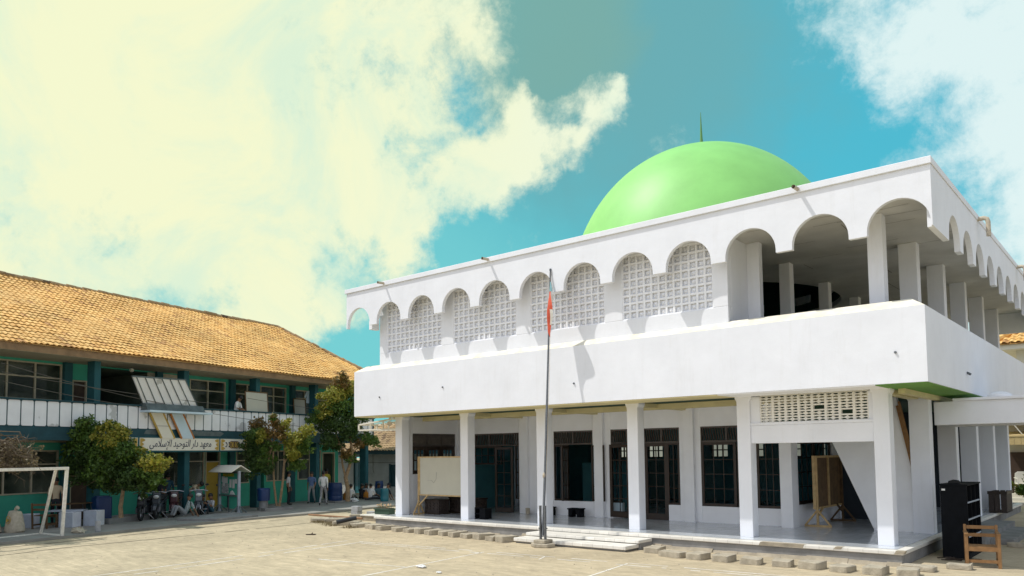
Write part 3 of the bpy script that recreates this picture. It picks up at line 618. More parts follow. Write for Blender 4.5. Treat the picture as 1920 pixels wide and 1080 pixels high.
slats((4.62, YH+.04), (1, 0), 1.58, 2.66, 3.12, 22, groups=2); joinery('window', (4.62, YH+.02), (1, 0), .60, .8, 2.66, 2, 1, fw=.06); joinery('shutter', (5.22, YH-.02), (.25, -1), .55, .83, 2.63, 3, 4); joinery('shutter', (6.2, YH-.06), (1, -.06), .5, .83, 2.63, 3, 4, fw=.05)
slats((6.9, YH+.04), (1, 0), 2.42, 2.66, 3.12, 30, groups=4); joinery('door', (6.93, YH-.12), (1, -.12), .78, .36, 2.64, 2, 5, zlow=.55, fw=.1); joinery('door', (8.12, YH+.03), (1, 0), .78, .33, 2.66, 2, 5, zlow=.52, fw=.1)
joinery('window', (8.9, YH+.02), (1, 0), .42, .8, 2.66, 2, 4, fw=.06); joinery('window', (6.9, YH+.02), (1, 0), .38, .8, 2.66, 2, 4, fw=.06)
slats((10.02, YH+.04), (1, 0), 2.40, 2.66, 3.12, 30, groups=3); joinery('window', (10.02, YH+.02), (1, 0), 1.08, .8, 2.66, 3, 4); joinery('window', (11.14, YH+.0), (1, -.03), .55, .8, 2.66, 2, 4, fw=.06); joinery('window', (11.70, YH+.02), (1, 0), .72, .8, 2.66, 3, 4, fw=.07)
slats((.02, .72), (0, 1), 2.18, 2.68, 3.14, 44, groups=3)
for k in range(3): joinery('window', (.02, .72+.727*k), (0, 1), .727, 1.7, 2.68, 3, 2, fw=.13, bw=.05)
slats((12.68, 3.25), (0, 1), 2.95, 2.66, 3.1, 30, groups=4); joinery('window', (12.68, 3.25), (0, 1), 1.45, .9, 2.66, 3, 4); joinery('window', (12.68, 4.72), (0, 1), 1.45, .9, 2.66, 3, 4)
# end bay: cross beam, sill and cream breeze screen, stair
box_part('cross_beam', 'white', (12.81, .04, 2.57, 15.6, .30, 3.0))
b = MB(); b.box(12.81, .02, 3.0, 15.6, .26, 3.06); b.box(12.81, .06, 3.06, 13.04, .24, 3.7); b.box(15.5, .06, 3.06, 15.6, .24, 3.7); b.build('screen_surround', 'white', mq, bevel=.006)
b = MB(); x0, x1, za, zb, nx, nz = 13.04, 15.5, 3.06, 3.70, 8, 5; w, h = (x1-x0)/nx, (zb-za)/nz; yf = .08
for i in range(nx+1): b.box(x0+i*w-.028, yf, za, x0+i*w+.028, yf+.1, zb)
for j in range(nz+1): b.box(x0, yf+.002, za+j*h-.017, x1, yf+.098, za+j*h+.017)
for i in range(nx):
    for j in range(nz):
        if (i, j) in ((4, 2), (6, 1)): continue
        cx_, cz_ = x0+(i+.5)*w, za+(j+.5)*h; k = w/2-.02
        top = [(-k, .020), (-.07, .008), (-.03, .022), (0, .047), (.03, .022), (.07, .008), (k, .020)]
        b.prism([(cx_+u, cz_+v) for u, v in top]+[(cx_+u, cz_-v) for u, v in reversed(top)], 'y', yf+.01, yf+.09)
        b.box(cx_-.010, yf+.012, cz_-h/2+.015, cx_+.010, yf+.088, cz_+h/2-.015)
b.build('cream_screen', 'lattice_cream', mq)
b = MB(); b.prism([(14.62, .36), (13.66, 2.62), (13.2, 3.72), (15.28, 3.72), (15.62, 1.85), (16.0, .9), (16.0, .36)], 'y', 3.32, 3.5); b.build('stair_wall', 'white_in', mq, bevel=.01)
b = MB(); b.bar((15.34, 3.28, 3.5), (15.72, 3.28, 1.5), .12, .05, up=(0, 1, 0)); b.bar((15.36, 3.24, 3.6), (15.8, 3.24, 1.35), .05, .05); b.build('stair_rail', 'wood_chair', mq)
b = MB(); b.box(14.64, 3.29, .324, 15.95, 3.318, .46); b.build('skirting', 'white_in', mq)
b = MB(); b.box(12.9, 13.0, .32, 16.0, 13.2, 3.73); b.build('passage_shade_wall', 'shade_wall', mq); b = MB(); b.box(12.9, 6.5, .32, 15.4, 6.7, 3.0); b.build('passage_shade_wall', 'shade_wall', mq)  # dark backing walls, the passage shade is put into their colour
# canopy walk that leaves the side of the building
b = MB(); b.box(16.07, 3.62, 2.98, 23, 3.82, 3.56); b.box(16.07, 3.82, 3.3, 23, 6.0, 3.5); b.box(16.5, 3.56, 3.56, 23, 3.88, 3.63); b.box(22.4, 3.5, 0, 22.8, 3.9, 2.98); b.box(16.07, 5.8, 2.98, 23, 6.0, 3.56)
b.build('canopy_walk', 'white', mq, bevel=.012)
b = MB(); b.lathe([(.0, .0), (.26, .01), (.25, .06), (.13, .12), (.01, .14)], (17.45, 3.95, 3.63), 20); b.build('roof_vent', 'white_in', mq, smooth=True)
b = MB(); b.tube([(16.92, 3.1, 4.2), (17.0, 3.07, 4.15)], .03, 8); b.build('wall_lamp', 'steel', mq)
b = MB(); b.tube([(-.02, -.02, 3.5), (-.02, -.2, 3.52)], .02, 8); b.tube([(-.02, -.2, 3.5), (.06, -.32, 3.47)], [.05, .09], 10); b.build('floodlight', 'pvc', mq)

# ------------------------------------------------------------------ school block (its own frame: x = outwards from the wall, y = along the front)
SO, SRZ = Vector((-13.3, 4.9, 0)), R_(12.75)
ST = Matrix.Translation(SO) @ Matrix.Rotation(SRZ, 4, 'Z')
sc = empty('school_building', SO, 'long two storey green school block with orange tiled hip roof', 'school', rz=SRZ, world=False)
def walls(b, s0, s1, z0, z1, ops, x0=-.2, x1=0., mi=0):
    cur = s0
    for a, c, za, zb in ops:
        b.box(x0, cur, z0, x1, a, z1, mi); b.box(x0, a, zb, x1, c, z1, mi)
        if za > z0+.05: b.box(x0, a, z0, x1, c, za, mi)
        cur = c
    b.box(x0, cur, z0, x1, s1, z1, mi)
UP_ = [(-23.5, -16.4, 4.5, 5.86), (-16.0, -12.1, 4.5, 5.86), (-11.7, -11.12, 3.5, 5.34), (-10.9, -6.75, 3.5, 5.9), (-6.4, -4.42, 4.5, 5.8), (-3.97, -.55, 4.5, 5.8), (-.05, 3.3, 4.5, 5.76)]
LO_ = [(-23.5, -16.4, 1.15, 2.7), (-16.0, -12.15, 1.15, 2.7), (-11.7, -10.75, .1, 2.45), (-10.4, -8.45, 1.15, 2.67), (-7.7, -5.55, 1.15, 2.67), (-5.5, -4.68, .1, 2.67), (-3.75, -2.98, 1.15, 2.67), (-2.88, -1.98, .1, 2.5), (-1.85, -.3, 1.17, 2.67), (.3, 2.05, 1.17, 2.67), (2.15, 3.15, .1, 2.55)]
b = MB(); walls(b, -24, 4.3, 3.3, 5.97, UP_); b.build('upper_wall', 'green_wall', sc)
b = MB(); walls(b, -24, 3.45, .08, 3.0, LO_); b.build('lower_wall', 'green_wall', sc)
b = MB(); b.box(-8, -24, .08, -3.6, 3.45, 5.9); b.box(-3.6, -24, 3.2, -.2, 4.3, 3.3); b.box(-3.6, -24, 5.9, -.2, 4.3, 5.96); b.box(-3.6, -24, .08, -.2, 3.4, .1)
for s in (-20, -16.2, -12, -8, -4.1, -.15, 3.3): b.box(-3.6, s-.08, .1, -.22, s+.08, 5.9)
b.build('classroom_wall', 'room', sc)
b = MB(); b.box(-.2, -24, 2.98, .02, 3.45, 3.28); b.box(.02, -24, 3.24, 1.55, 4.4, 3.30); b.build('walkway_soffit', 'beige', sc)
b = MB(); b.box(1.5, -24, 3.02, 1.70, 4.42, 3.47); b.build('floor_band', 'teal_dark', sc, bevel=.01)
b = MB()
for s0, s1, z in ((-9.9, -8.9, 3.3), (-8.2, -6.2, 3.28), (-12.5, -11.3, 3.36), (-2, -.6, 3.3)): b.prism([(s0, z), (s1, z-.02), (s1+.2, z+.1), (s1, 3.46), (s0+.1, 3.46)], 'x', 1.70, 1.703)
b.build('faded_patch', 'grey_teal', sc)
b = MB(); b.box(0, -24, 3.3, 1.6, 4.4, 3.48); b.build('balcony_floor', 'walk', sc)
for k in range(-1, 7):
    s = .0-3.92*k
    b = MB(); b.box(1.08, s, .08, 1.5, s+.25, 3.24); b.build('column', 'teal_col', sc, bevel=.01)
    b = MB(); b.box(.98, s, 3.48, 1.40, s+.25, 5.95); b.build('column', 'teal_col', sc, bevel=.01)
    if k >= 0:
        b = MB(); b.box(.0, s-.32, .08, .16, s-.02, 2.98); b.build('pilaster', 'teal_col', sc); b = MB(); b.box(.0, s-.32, 3.48, .16, s-.02, 5.95); b.build('pilaster', 'teal_col', sc)
par_ = MB(); par_.box(1.60, -24, 3.47, 1.69, 4.4, 4.37); par_ = par_.build('balcony_parapet', 'teal_dark', sc)
b = MB(); b.box(1.55, -24, 4.36, 1.76, 4.42, 4.41); b.build('top_rail', 'teal_dark', par_)
seam = -14.97-.437*20; first = None
while seam < 4.0:
    if first is None:
        b = MB(); c = .035; w, z0, z1 = .392, 3.50, 4.345
        b.prism([(c, z0), (w-c, z0), (w, z0+c), (w, z1-c), (w-c, z1), (c, z1), (0, z1-c), (0, z0+c)], 'x', 1.69, 1.712); first = b.build('balcony_panel', 'panel', par_); o = first
    else: o = first.copy(); o.data = first.data.copy(); COL.objects.link(o)
    d = seam+.022; o.data.transform(Matrix.Translation((0, d-(o.get('_d', 0)), 0)))
    if o is first: d0 = d
    else: o.data.transform(Matrix.Translation((0, -d0, 0)))
    seam += .437
def s_window(s0, s1, z0, z1, n, tz, bare=False):
    b = MB(); f = .055
    for i in range(n+1):
        s = s0+(s1-s0)*i/n; a, c = max(s0, s-f/2), min(s1, s+f/2)
        if i == 0: c = s0+f
        if i == n: a = s1-f
        b.box(-.08, a, z0, .025, c, z1)
    b.box(-.078, s0, z0, .045, s1, z0+.05); b.box(-.076, s0, z1-.05, .022, s1, z1); b.box(-.07, s0+f, tz-.025, .02, s1-f, tz+.025)
    p = b.build('window', 'frame', sc)
    if not bare:
        g = MB(); g.poly([(-.03, s0+f, z0+.05), (-.03, s1-f, z0+.05), (-.03, s1-f, z1-.05), (-.03, s0+f, z1-.05)]); g.build('pane', 'pane_reflection', p)
    return p
for (a, c, z0, z1), n in zip([UP_[0], UP_[1], UP_[4], UP_[5], UP_[6]], (7, 4, 2, 4, 4)): s_window(a, c, z0, z1, n, 5.33)
for (a, c, z0, z1), n in zip([LO_[0], LO_[1], LO_[3], LO_[4], LO_[6], LO_[8], LO_[9]], (7, 4, 2, 2, 1, 2, 2)): s_window(a, c, z0, z1, n, 2.2)
def s_door(s0, s1, z0, z1, m, n=-.09):
    b = MB(); b.box(n, s0+.04, z0, n+.04, s1-.04, z1); p = b.build('door', m, sc); b = MB(); b.box(n+.04, s1-.14, (z0+z1)/2-.05, n+.09, s1-.10, (z0+z1)/2+.05); b.build('handle', 'steel', p)
    b = MB(); b.box(-.1, s0, z0, .03, s0+.05, z1+.5 if z1 < 2.3 else z1+.05); b.box(-.1, s1-.05, z0, .03, s1, z1+.5 if z1 < 2.3 else z1+.05); b.box(-.098, s0, z1, .028, s1, z1+.05); b.build('door_frame', 'frame', sc)
s_door(-5.5, -4.68, .1, 2.15, 'mustard'); s_door(-11.7, -11.12, 3.5, 5.28, 'brown_door'); s_door(-11.7, -10.75, .1, 2.4, 'brown_door', -.14); s_door(-2.88, -2.4, .1, 2.45, 'brown_door', -.14)
b = MB(); b.box(-.1, 2.15, .1, .03, 2.21, 2.55); b.box(-.1, 3.09, .1, .03, 3.15, 2.55); b.box(-.098, 2.15, 2.5, .028, 3.15, 2.56); b.build('door_frame', 'frame', sc)
# eaves and roof
b = MB(); b.box(0, -24, 5.95, 1.9, 5.7, 5.985); b.build('eave_soffit', 'beige', sc)
b = MB(); b.box(1.88, -24, 5.96, 1.93, 5.75, 6.24); b.box(-9.9, 5.7, 5.96, 1.88, 5.75, 6.24); b.build('eave_board', 'eave_wood', sc)
def tile_roof(b, E, A, U, L, slope, endf, tw=.205, rh=.262, startf=None, amp=.030, jit=.006):
    E, A, U = Vector(E), Vector(A).normalized(), Vector(U).normalized(); Nn = A.cross(U).normalized()
    if Nn.z < 0: Nn = -Nn
    prof = [(0, .0), (.22, .9), (.45, .75), (.68, -.1), (.85, -.35), (1.02, .0)]
    for j in range(int(slope/rh)+1):
        u0, u1 = j*rh, min((j+1)*rh+.05, slope)
        um = (u0+u1)/2; end = endf(um); st = startf(um) if startf else 0
        for i in range(int(st/tw), int(end/tw)+1):
            a0 = i*tw; jx, jz, tl = random.gauss(0, jit*.8), random.gauss(0, jit*.6)+.018*sin(a0*.55+j*.21)+.012*sin(a0*1.3-j*.5), random.gauss(0, jit*1.3)
            k = len(b.v)
            for uu, h in ((u0-.002, .034), (u1, .002)):
                for px, pz in prof: b.v.append(tuple(E+A*(a0+px*tw+jx)+U*(uu+tl)+Nn*(h+amp*pz+jz)))
            for px, pz in prof: b.v.append(tuple(E+A*(a0+px*tw+jx)+U*(u0+.002+tl)+Nn*(.012+amp*pz+jz)))
            n = len(prof)
            for q in range(n-1):
                b.f.append((k+q, k+q+1, k+n+q+1, k+n+q)); b.m.append(0); b.f.append((k+q, k+2*n+q, k+2*n+q+1, k+q+1)); b.m.append(0)
random.seed(21)
SL = sqrt(5.98**2+3.47**2); U = (-5.98/SL, 0, 3.47/SL)
b = MB(); tile_roof(b, (2.0, -24, 6.24), (0, 1, 0), U, 29.8, SL, lambda u: 29.8-2.92*u/SL)
b.poly([(2.0, -24, 6.20), (2.0, 5.75, 6.20), (-4, 2.85, 9.66), (-4, -24, 9.66)]); b.poly([(-9.98, -24, 6.20), (-4, -24, 9.66), (-4, 2.85, 9.66), (-9.98, 5.75, 6.20)])
UH = Vector((0, -2.95, 3.47)).normalized()
tile_roof(b, (2.0, 5.85, 6.22), (-1, 0, 0), UH, 11.96, sqrt(2.95**2+3.47**2), lambda u: 11.96-5.98*u/4.55, startf=lambda u: 5.98*u/4.55)
rf = b.build('roof', 'tiles', sc, fix=False)
b = MB()
def ridge(b, p, q, r=.10, step=.36):
    p, q = Vector(p), Vector(q); n = int((q-p).length/step); d = (q-p)/n
    for i in range(n):
        o = Vector((random.gauss(0, .006), random.gauss(0, .006), random.gauss(0, .012))); b.tube([p+d*i+o, p+d*(i+1.1)+o], [r*1.08, r*.94], 8)
ridge(b, (-4, -24, 9.74), (-4, 2.9, 9.74)); ridge(b, (-4, 2.9, 9.74), (2.0, 5.85, 6.27)); ridge(b, (-4, 2.9, 9.74), (-9.9, 5.85, 6.27))
b.build('ridge_cap', 'tiles_old', rf, smooth=True)
# tilted white pulpit front above the parapet, with the two slanting boards below
b = MB(); B0, B1, T0, T1 = Vector((1.85, -10.05, 4.47)), Vector((1.85, -7.5, 4.47)), Vector((2.35, -10.9, 5.40)), Vector((2.35, -8.55, 5.45))
b.poly([B0, B1, T1, T0]); off = Vector((-.08, 0, .03)); b.poly([B0+off, T0+off, T1+off, B1+off])
for p, q in ((B0, B1), (B1, T1), (T1, T0), (T0, B0)): b.poly([p, q, q+off, p+off])
kb = b.build('pulpit_front', 'panel', sc)
b = MB()
for i in range(7):
    t = (.06+i*.155) if i < 6 else .985; b.bar(B0.lerp(B1, t)+Vector((.012, 0, 0)), T0.lerp(T1, t)+Vector((.012, 0, 0)), .035, .02, up=(1, 0, .4))
b.bar(T0+Vector((.0, -.03, 0)), T1, .06, .05); b.build('dark_strip', 'grey_teal', kb)
b = MB(); b.prism([(1.66, 4.22), (2.1, 4.22), (1.95, 4.47), (1.66, 4.47)], 'y', -10.05, -7.35); b.build('pulpit_base', 'grey_teal', sc)
b = MB(); b.box(1.6, -10.1, 4.12, 2.3, -7.15, 4.20); b.build('pulpit_ledge', 'kiosk', sc)
for s0, w, m, e in ((-9.72, .56, 'sign_bg', 'gold'), (-8.78, .56, 'kiosk', 'orange_edge')):
    b = MB(); b.prism([(s0, 4.12), (s0+w, 4.12), (s0+w+.55, 3.14), (s0+.55, 3.14)], 'x', 1.76, 1.82); p = b.build('slanting_board', m, sc)
    b = MB(); b.bar((1.80, s0-.02, 4.12), (1.80, s0+.53, 3.14), .07, .05, up=(1, 0, 0)); b.bar((1.80, s0+w+.02, 4.12), (1.80, s0+w+.57, 3.14), .07, .05, up=(1, 0, 0)); b.build('board_edge', e, p)
b = MB(); b.bar((1.825, -9.43, 3.62), (1.825, -8.88, 3.62), .03, .01); b.build('board_seam', 'navy', sc)
b = MB(); b.box(-.02, -8.5, 4.6, .02, -7.0, 5.9); b.build('grille_panel', 'frame', sc)
# ------------------------------------------------------------------ school sign
sg = empty('sign_board', ST @ Vector((1.72, -8.2, 2.66)), 'long cream sign with dark Arabic lettering under the school balcony', 'sign', rz=SRZ, world=False)
SX = -8.2
def sbox(name, m, s0, s1, z0, z1, x0, x1, par=None): b = MB(); b.box(x0, s0-SX, z0-2.66, x1, s1-SX, z1-2.66); return b.build(name, m, par or sg)
sbox('sign_frame', 'teal_col', -12.2, -4.72, 2.60, 3.20, 0, .05)
for s0, s1 in ((-12.12, -10.22), (-10.14, -6.34), (-6.26, -4.80)): sbox('sign_panel', 'sign_bg', s0, s1, 2.66, 3.15, .05, .07)
orn = MB(); crl = MB()
def P2(s, z): return (.078, s-SX, z-2.66)
for s0, s1 in ((-12.12, -10.22), (-10.14, -6.34), (-6.26, -4.80)):
    for c, d in ((s0, 1), (s1, -1)):
        pts = [(c+d*.02, 2.68)]+[(c+d*(.05+.13*abs(sin(3*pi*i/12))+.09*abs(i-6)/6), 2.68+.45*i/12) for i in range(13)]+[(c+d*.02, 3.13)]
        for (u, v), (u2, v2) in zip(pts[1:-2], pts[2:-1]): orn.poly([P2(c+d*.02, v), P2(u, v), P2(u2, v2), P2(c+d*.02, v2)])
for k, c in enumerate((-5.66, -5.53, -5.40)):
    orn.poly([(.080+.001*k, c+.16*cos(2*pi*i/20)-SX, 2.905+.15*sin(2*pi*i/20)-2.66) for i in range(20)])
    crl.tube([(.083+.001*k, c+.16*cos(2*pi*i/20)-SX, 2.905+.15*sin(2*pi*i/20)-2.66) for i in range(21)], .009, 5)
for d in (-1, 1):
    for e in (-1, 1):
        for r0, o in ((.10, .33), (.075, .50)): crl.tube([(.08, -5.53+d*(o-.05+r0*t*cos(4.2*t))-SX, 2.905+e*(.06+.11*t*sin(4.2*t+.4))-2.66) for t in [i/12 for i in range(13)]], .014, 5)
for t0 in (-10.75, ): crl.tube([(.08, t0+.18*sin(5*t)-SX, 2.72+.36*t-2.66) for t in [i/12 for i in range(13)]], .018, 5)
orn.build('ornament', 'gold', sg, fix=False); crl.build('ornament_curl', 'navy', sg)
def text_mesh(body, size, T, name, m, par, extr=.004, sx=1., shear=0., align='CENTER', off=0.):
    cu = bpy.data.curves.new(name, 'FONT'); cu.body = body; cu.size = size; cu.extrude = extr; cu.align_x = align; cu.align_y = 'CENTER'; cu.shear = shear; cu.offset = off
    t = bpy.data.objects.new(name, cu); COL.objects.link(t); bpy.context.view_layer.update()
    me = bpy.data.meshes.new_from_object(t.evaluated_get(bpy.context.evaluated_depsgraph_get())); bpy.data.objects.remove(t)
    me.transform(T @ Matrix.Diagonal((sx, 1, 1, 1))); me.materials.clear(); me.materials.append(M[m]); me.name = name
    o = bpy.data.objects.new(name, me); COL.objects.link(o); o.parent = par; return o
ARAB = '\uFEE3\uFECC\uFEEC\uFEAA \uFEA9\uFE8D\uFEAD \uFE8D\uFEDF\uFE98\uFEEE\uFEA3\uFEF4\uFEAA \uFE8D\uFEF9\uFEB3\uFEFC\uFEE3\uFEF2'[::-1]
FACE = Matrix(((0, 0, 1, 0), (1, 0, 0, 0), (0, 1, 0, 0), (0, 0, 0, 1)))      # text plane standing up, reading along +y, facing +x
tx = text_mesh(ARAB, .40, Matrix.Translation((.076, -8.24-SX, 2.93-2.66)) @ FACE, 'lettering', 'navy', sg, shear=.25)
ext = max(v.co.y for v in tx.data.vertices)-min(v.co.y for v in tx.data.vertices)
for v in tx.data.vertices: v.co.y = (-8.24-SX)+(v.co.y-(-8.24-SX))*2.95/ext
print('arabic width', ext, len(tx.data.vertices))

# ------------------------------------------------------------------ other buildings
an = empty('annex_building', (-14, 12, 0), 'low aged white building with old brown tiled roof beyond the school', 'building')
b = MB(); AY = 12.0
b.box(-26, AY, 0, -17.4, AY+.2, 2.75); b.box(-17.4, AY, 2.28, -16.6, AY+.2, 2.75); b.box(-16.6, AY, 0, -14.1, AY+.2, 2.75); b.box(-14.1, AY, 0, -13.2, AY+.2, .55); b.box(-14.1, AY, 1.82, -13.2, AY+.2, 2.75); b.box(-13.2, AY, 0, -7.0, AY+.2, 2.75)
b.box(-7.2, AY+.2, 0, -7.0, 18, 2.75); b.prism([(AY+.2, 2.7), (18, 2.7), (15.1, 4.3)], 'x', -7.2, -7.0); b.build('wall', 'annex_wall', an)
b = MB(); b.box(-17.4, AY+.04, .1, -16.6, AY+.1, 2.0)
for x in (-17.33, -16.95):
    for z0, z1 in ((.25, .95), (1.05, 1.9)): b.box(x, AY+.02, z0, x+.3, AY+.06, z1)
b.build('door', 'teal_plastic', an)
b = MB(); b.box(-17.38, AY+.03, 2.02, -16.62, AY+.07, 2.08); b.box(-17.42, AY-.03, .08, -17.36, AY+.05, 2.3); b.box(-16.64, AY-.03, .08, -16.58, AY+.05, 2.3); b.build('door_frame', 'teal_dark', an)
b = MB(); b.box(-14.1, AY+.02, .55, -13.2, AY+.08, 1.82); b.box(-14.15, AY-.04, .5, -14.04, AY+.04, 1.87); b.box(-13.68, AY-.03, .55, -13.6, AY+.05, 1.82); b.box(-13.25, AY-.04, .5, -13.15, AY+.04, 1.87); b.build('window_shutter', 'teal_dark', an)
b = MB(); b.box(-26, AY-.62, 2.42, -6.8, AY-.56, 2.66); b.build('eave_board', 'teal_dark', an)
random.seed(5); b = MB(); ua = Vector((0, 3.7, 1.75)); tile_roof(b, (-26, AY-.66, 2.62), (1, 0, 0), ua, 19.2, ua.length, lambda u: 19.2, tw=.25, rh=.3, amp=.045)
b.poly([(-26, AY-.6, 2.58), (-6.8, AY-.6, 2.58), (-6.8, AY+3.1, 4.33), (-26, AY+3.1, 4.33)]); b.poly([(-26, AY+6.8, 2.58), (-26, AY+3.1, 4.33), (-6.8, AY+3.1, 4.33), (-6.8, AY+6.8, 2.58)]); b.build('roof', 'tiles_old', an, fix=False)
b = MB(); b.tube([(-26, AY-.02, 1.98), (-13, AY-.02, 1.93)], .012, 5); b.tube([(-15.6, AY-.02, 2.5), (-15.6, AY-.02, 1.5), (-15.5, AY-.02, 1.3)], .012, 5); b.build('wall_pipe', 'cable', an)

hr = empty('tiled_house', (19, 27, 0), 'pale house with orange tiled roof behind the right end of the mosque', 'house')
b = MB(); b.box(15.4, 24.6, 0, 27, 34, 7.0); b.build('wall', 'cream_wall', hr)
b = MB(); b.box(14.6, 23.9, 6.92, 27.8, 34.6, 7.15); b.build('eave_board', 'cream_wall', hr)
random.seed(6); b = MB(); uh = Vector((0, 5.3, 2.9)); hl = uh.length
tile_roof(b, (14.4, 23.8, 7.2), (1, 0, 0), uh, 13.6, hl, lambda u: 13.6-5.3*u/hl, tw=.28, rh=.34, amp=.055, startf=lambda u: 5.3*u/hl)
b.poly([(14.4, 23.8, 7.15), (28, 23.8, 7.15), (22.7, 29.1, 10.03), (19.7, 29.1, 10.03)]); b.poly([(14.4, 34.6, 7.15), (14.4, 23.8, 7.15), (19.7, 29.1, 10.03)]); b.poly([(28, 23.8, 7.15), (28, 34.6, 7.15), (22.7, 29.1, 10.03)]); b.poly([(28, 34.6, 7.15), (14.4, 34.6, 7.15), (19.7, 29.1, 10.03), (22.7, 29.1, 10.03)])
rr = b.build('roof', 'tiles', hr, fix=False)
b = MB(); ridge(b, (14.4, 23.8, 7.3), (19.7, 29.1, 10.12), .14, .4); ridge(b, (19.7, 29.1, 10.12), (22.7, 29.1, 10.12), .14, .4); b.build('ridge_cap', 'tiles', rr, smooth=True)
for x in (16.5, 19.2, 22): b = MB(); b.box(x, 24.55, 4.2, x+1.1, 24.62, 5.8); b.box(x-.08, 24.53, 4.12, x+1.18, 24.6, 4.2); b.build('window', 'teal_in', hr)

sh = empty('side_shed', (17, 21.5, 0), 'small white outbuilding with fringed tan canopy at far right', 'shed')
b = MB(); b.box(15.0, 22, 0, 22, 22.2, 3.4); b.box(15.0, 21.0, 3.35, 22, 22, 3.5); b.build('wall', 'cream_wall', sh)
b = MB()
x = 14.9
while x < 22: b.box(x, 20.86, 2.52, x+.23, 20.90, 2.86); x += .24
b.prism([(20.84, 2.86), (22, 3.05), (22, 3.1), (20.84, 2.92)], 'x', 14.9, 22.1); b.build('canopy', mat('tan_canopy', (.55, .42, .20), .8), sh)
b = MB(); b.tube([(15.25, 20.95, 0), (15.25, 20.95, 4.0)], .04, 8); b.tube([(15.25, 20.95, 3.9), (15.9, 20.95, 2.95)], .02, 6); b.build('post', 'white_metal', sh)
b = MB(); b.box(15.2, 21.9, .1, 16.1, 22.02, 2.2); b.build('door', 'brown_door', sh)
b = MB()
for i in range(3): b.box(15.0-.0, 19.6+.35*i, .0, 21, 20.0+.35*i, .16*(i+1)-.002*i)
tag(b.build('garden_steps', 'cream_wall'), 'pale wide low steps in front of the far right outbuilding', 'steps')
t = empty('plastic_chair', (15.9, 20.35, .48), 'white plastic chair in front of the outbuilding at far right', 'chair', rz=.4, world=False)
b = MB(); b.box(-.24, -.24, .40, .24, .22, .44); b.build('seat', 'white_metal', t, bevel=.01)
b = MB(); b.prism([(-.24, .42), (.24, .42), (.21, .85), (.1, .92), (-.1, .92), (-.21, .85)], 'y', .2, .24); b.build('backrest', 'white_metal', t)
for sx in (-1, 1):
    b = MB(); b.bar((sx*.24, -.2, .64), (sx*.24, .22, .66), .05, .03); b.bar((sx*.24, -.2, .64), (sx*.24, -.22, .42), .04, .04); b.build('armrest', 'white_metal', t)
    for sy in (-1, 1): b = MB(); b.bar((sx*.21, sy*.2, .4), (sx*.24, sy*.23, 0), .04, .04); b.build('leg', 'white_metal', t)

b = MB(); b.box(-5, 19.5, 0, 13.5, 19.8, 5.2); tag(b.build('rear_sky_screen', 'cream_wall'), 'added pale wall hiding the sky behind the rear windows of the mosque', 'house')  # wall added to keep sky colour out of the rear windows
# awning frame on the left of the mosque
aw = empty('awning_frame', (-1.2, .3, 3.3), 'white slatted awning frame fixed to the left corner of the mosque', 'awning')
b = MB()
for y in (.05, .9):
    b.bar((-2.05, y, 3.30), (-.02, y, 3.30), .05, .05); b.bar((-2.05, y, 3.50), (-.02, y, 3.66), .05, .05); b.bar((-2.05, y, 3.275), (-2.05, y, 3.52), .05, .05)
    for x in (-1.4, -.7): b.bar((x, y, 3.30), (x, y, 3.60), .04, .04)
b.bar((-2.05, .05, 3.5), (-2.05, .9, 3.5), .05, .05); b.bar((-2.05, .05, 3.3), (-2.05, .9, 3.3), .05, .05); b.bar((-.8, .45, 3.62), (-.8, .45, 3.76), .06, .06)
b.build('frame', 'white_metal', aw)
b = MB()
for i in range(9): b.bar((-2.0+.24*i, .05, 3.53+.019*i), (-2.0+.24*i, .9, 3.53+.019*i), .08, .012)
b.build('slats', 'white_metal', aw)

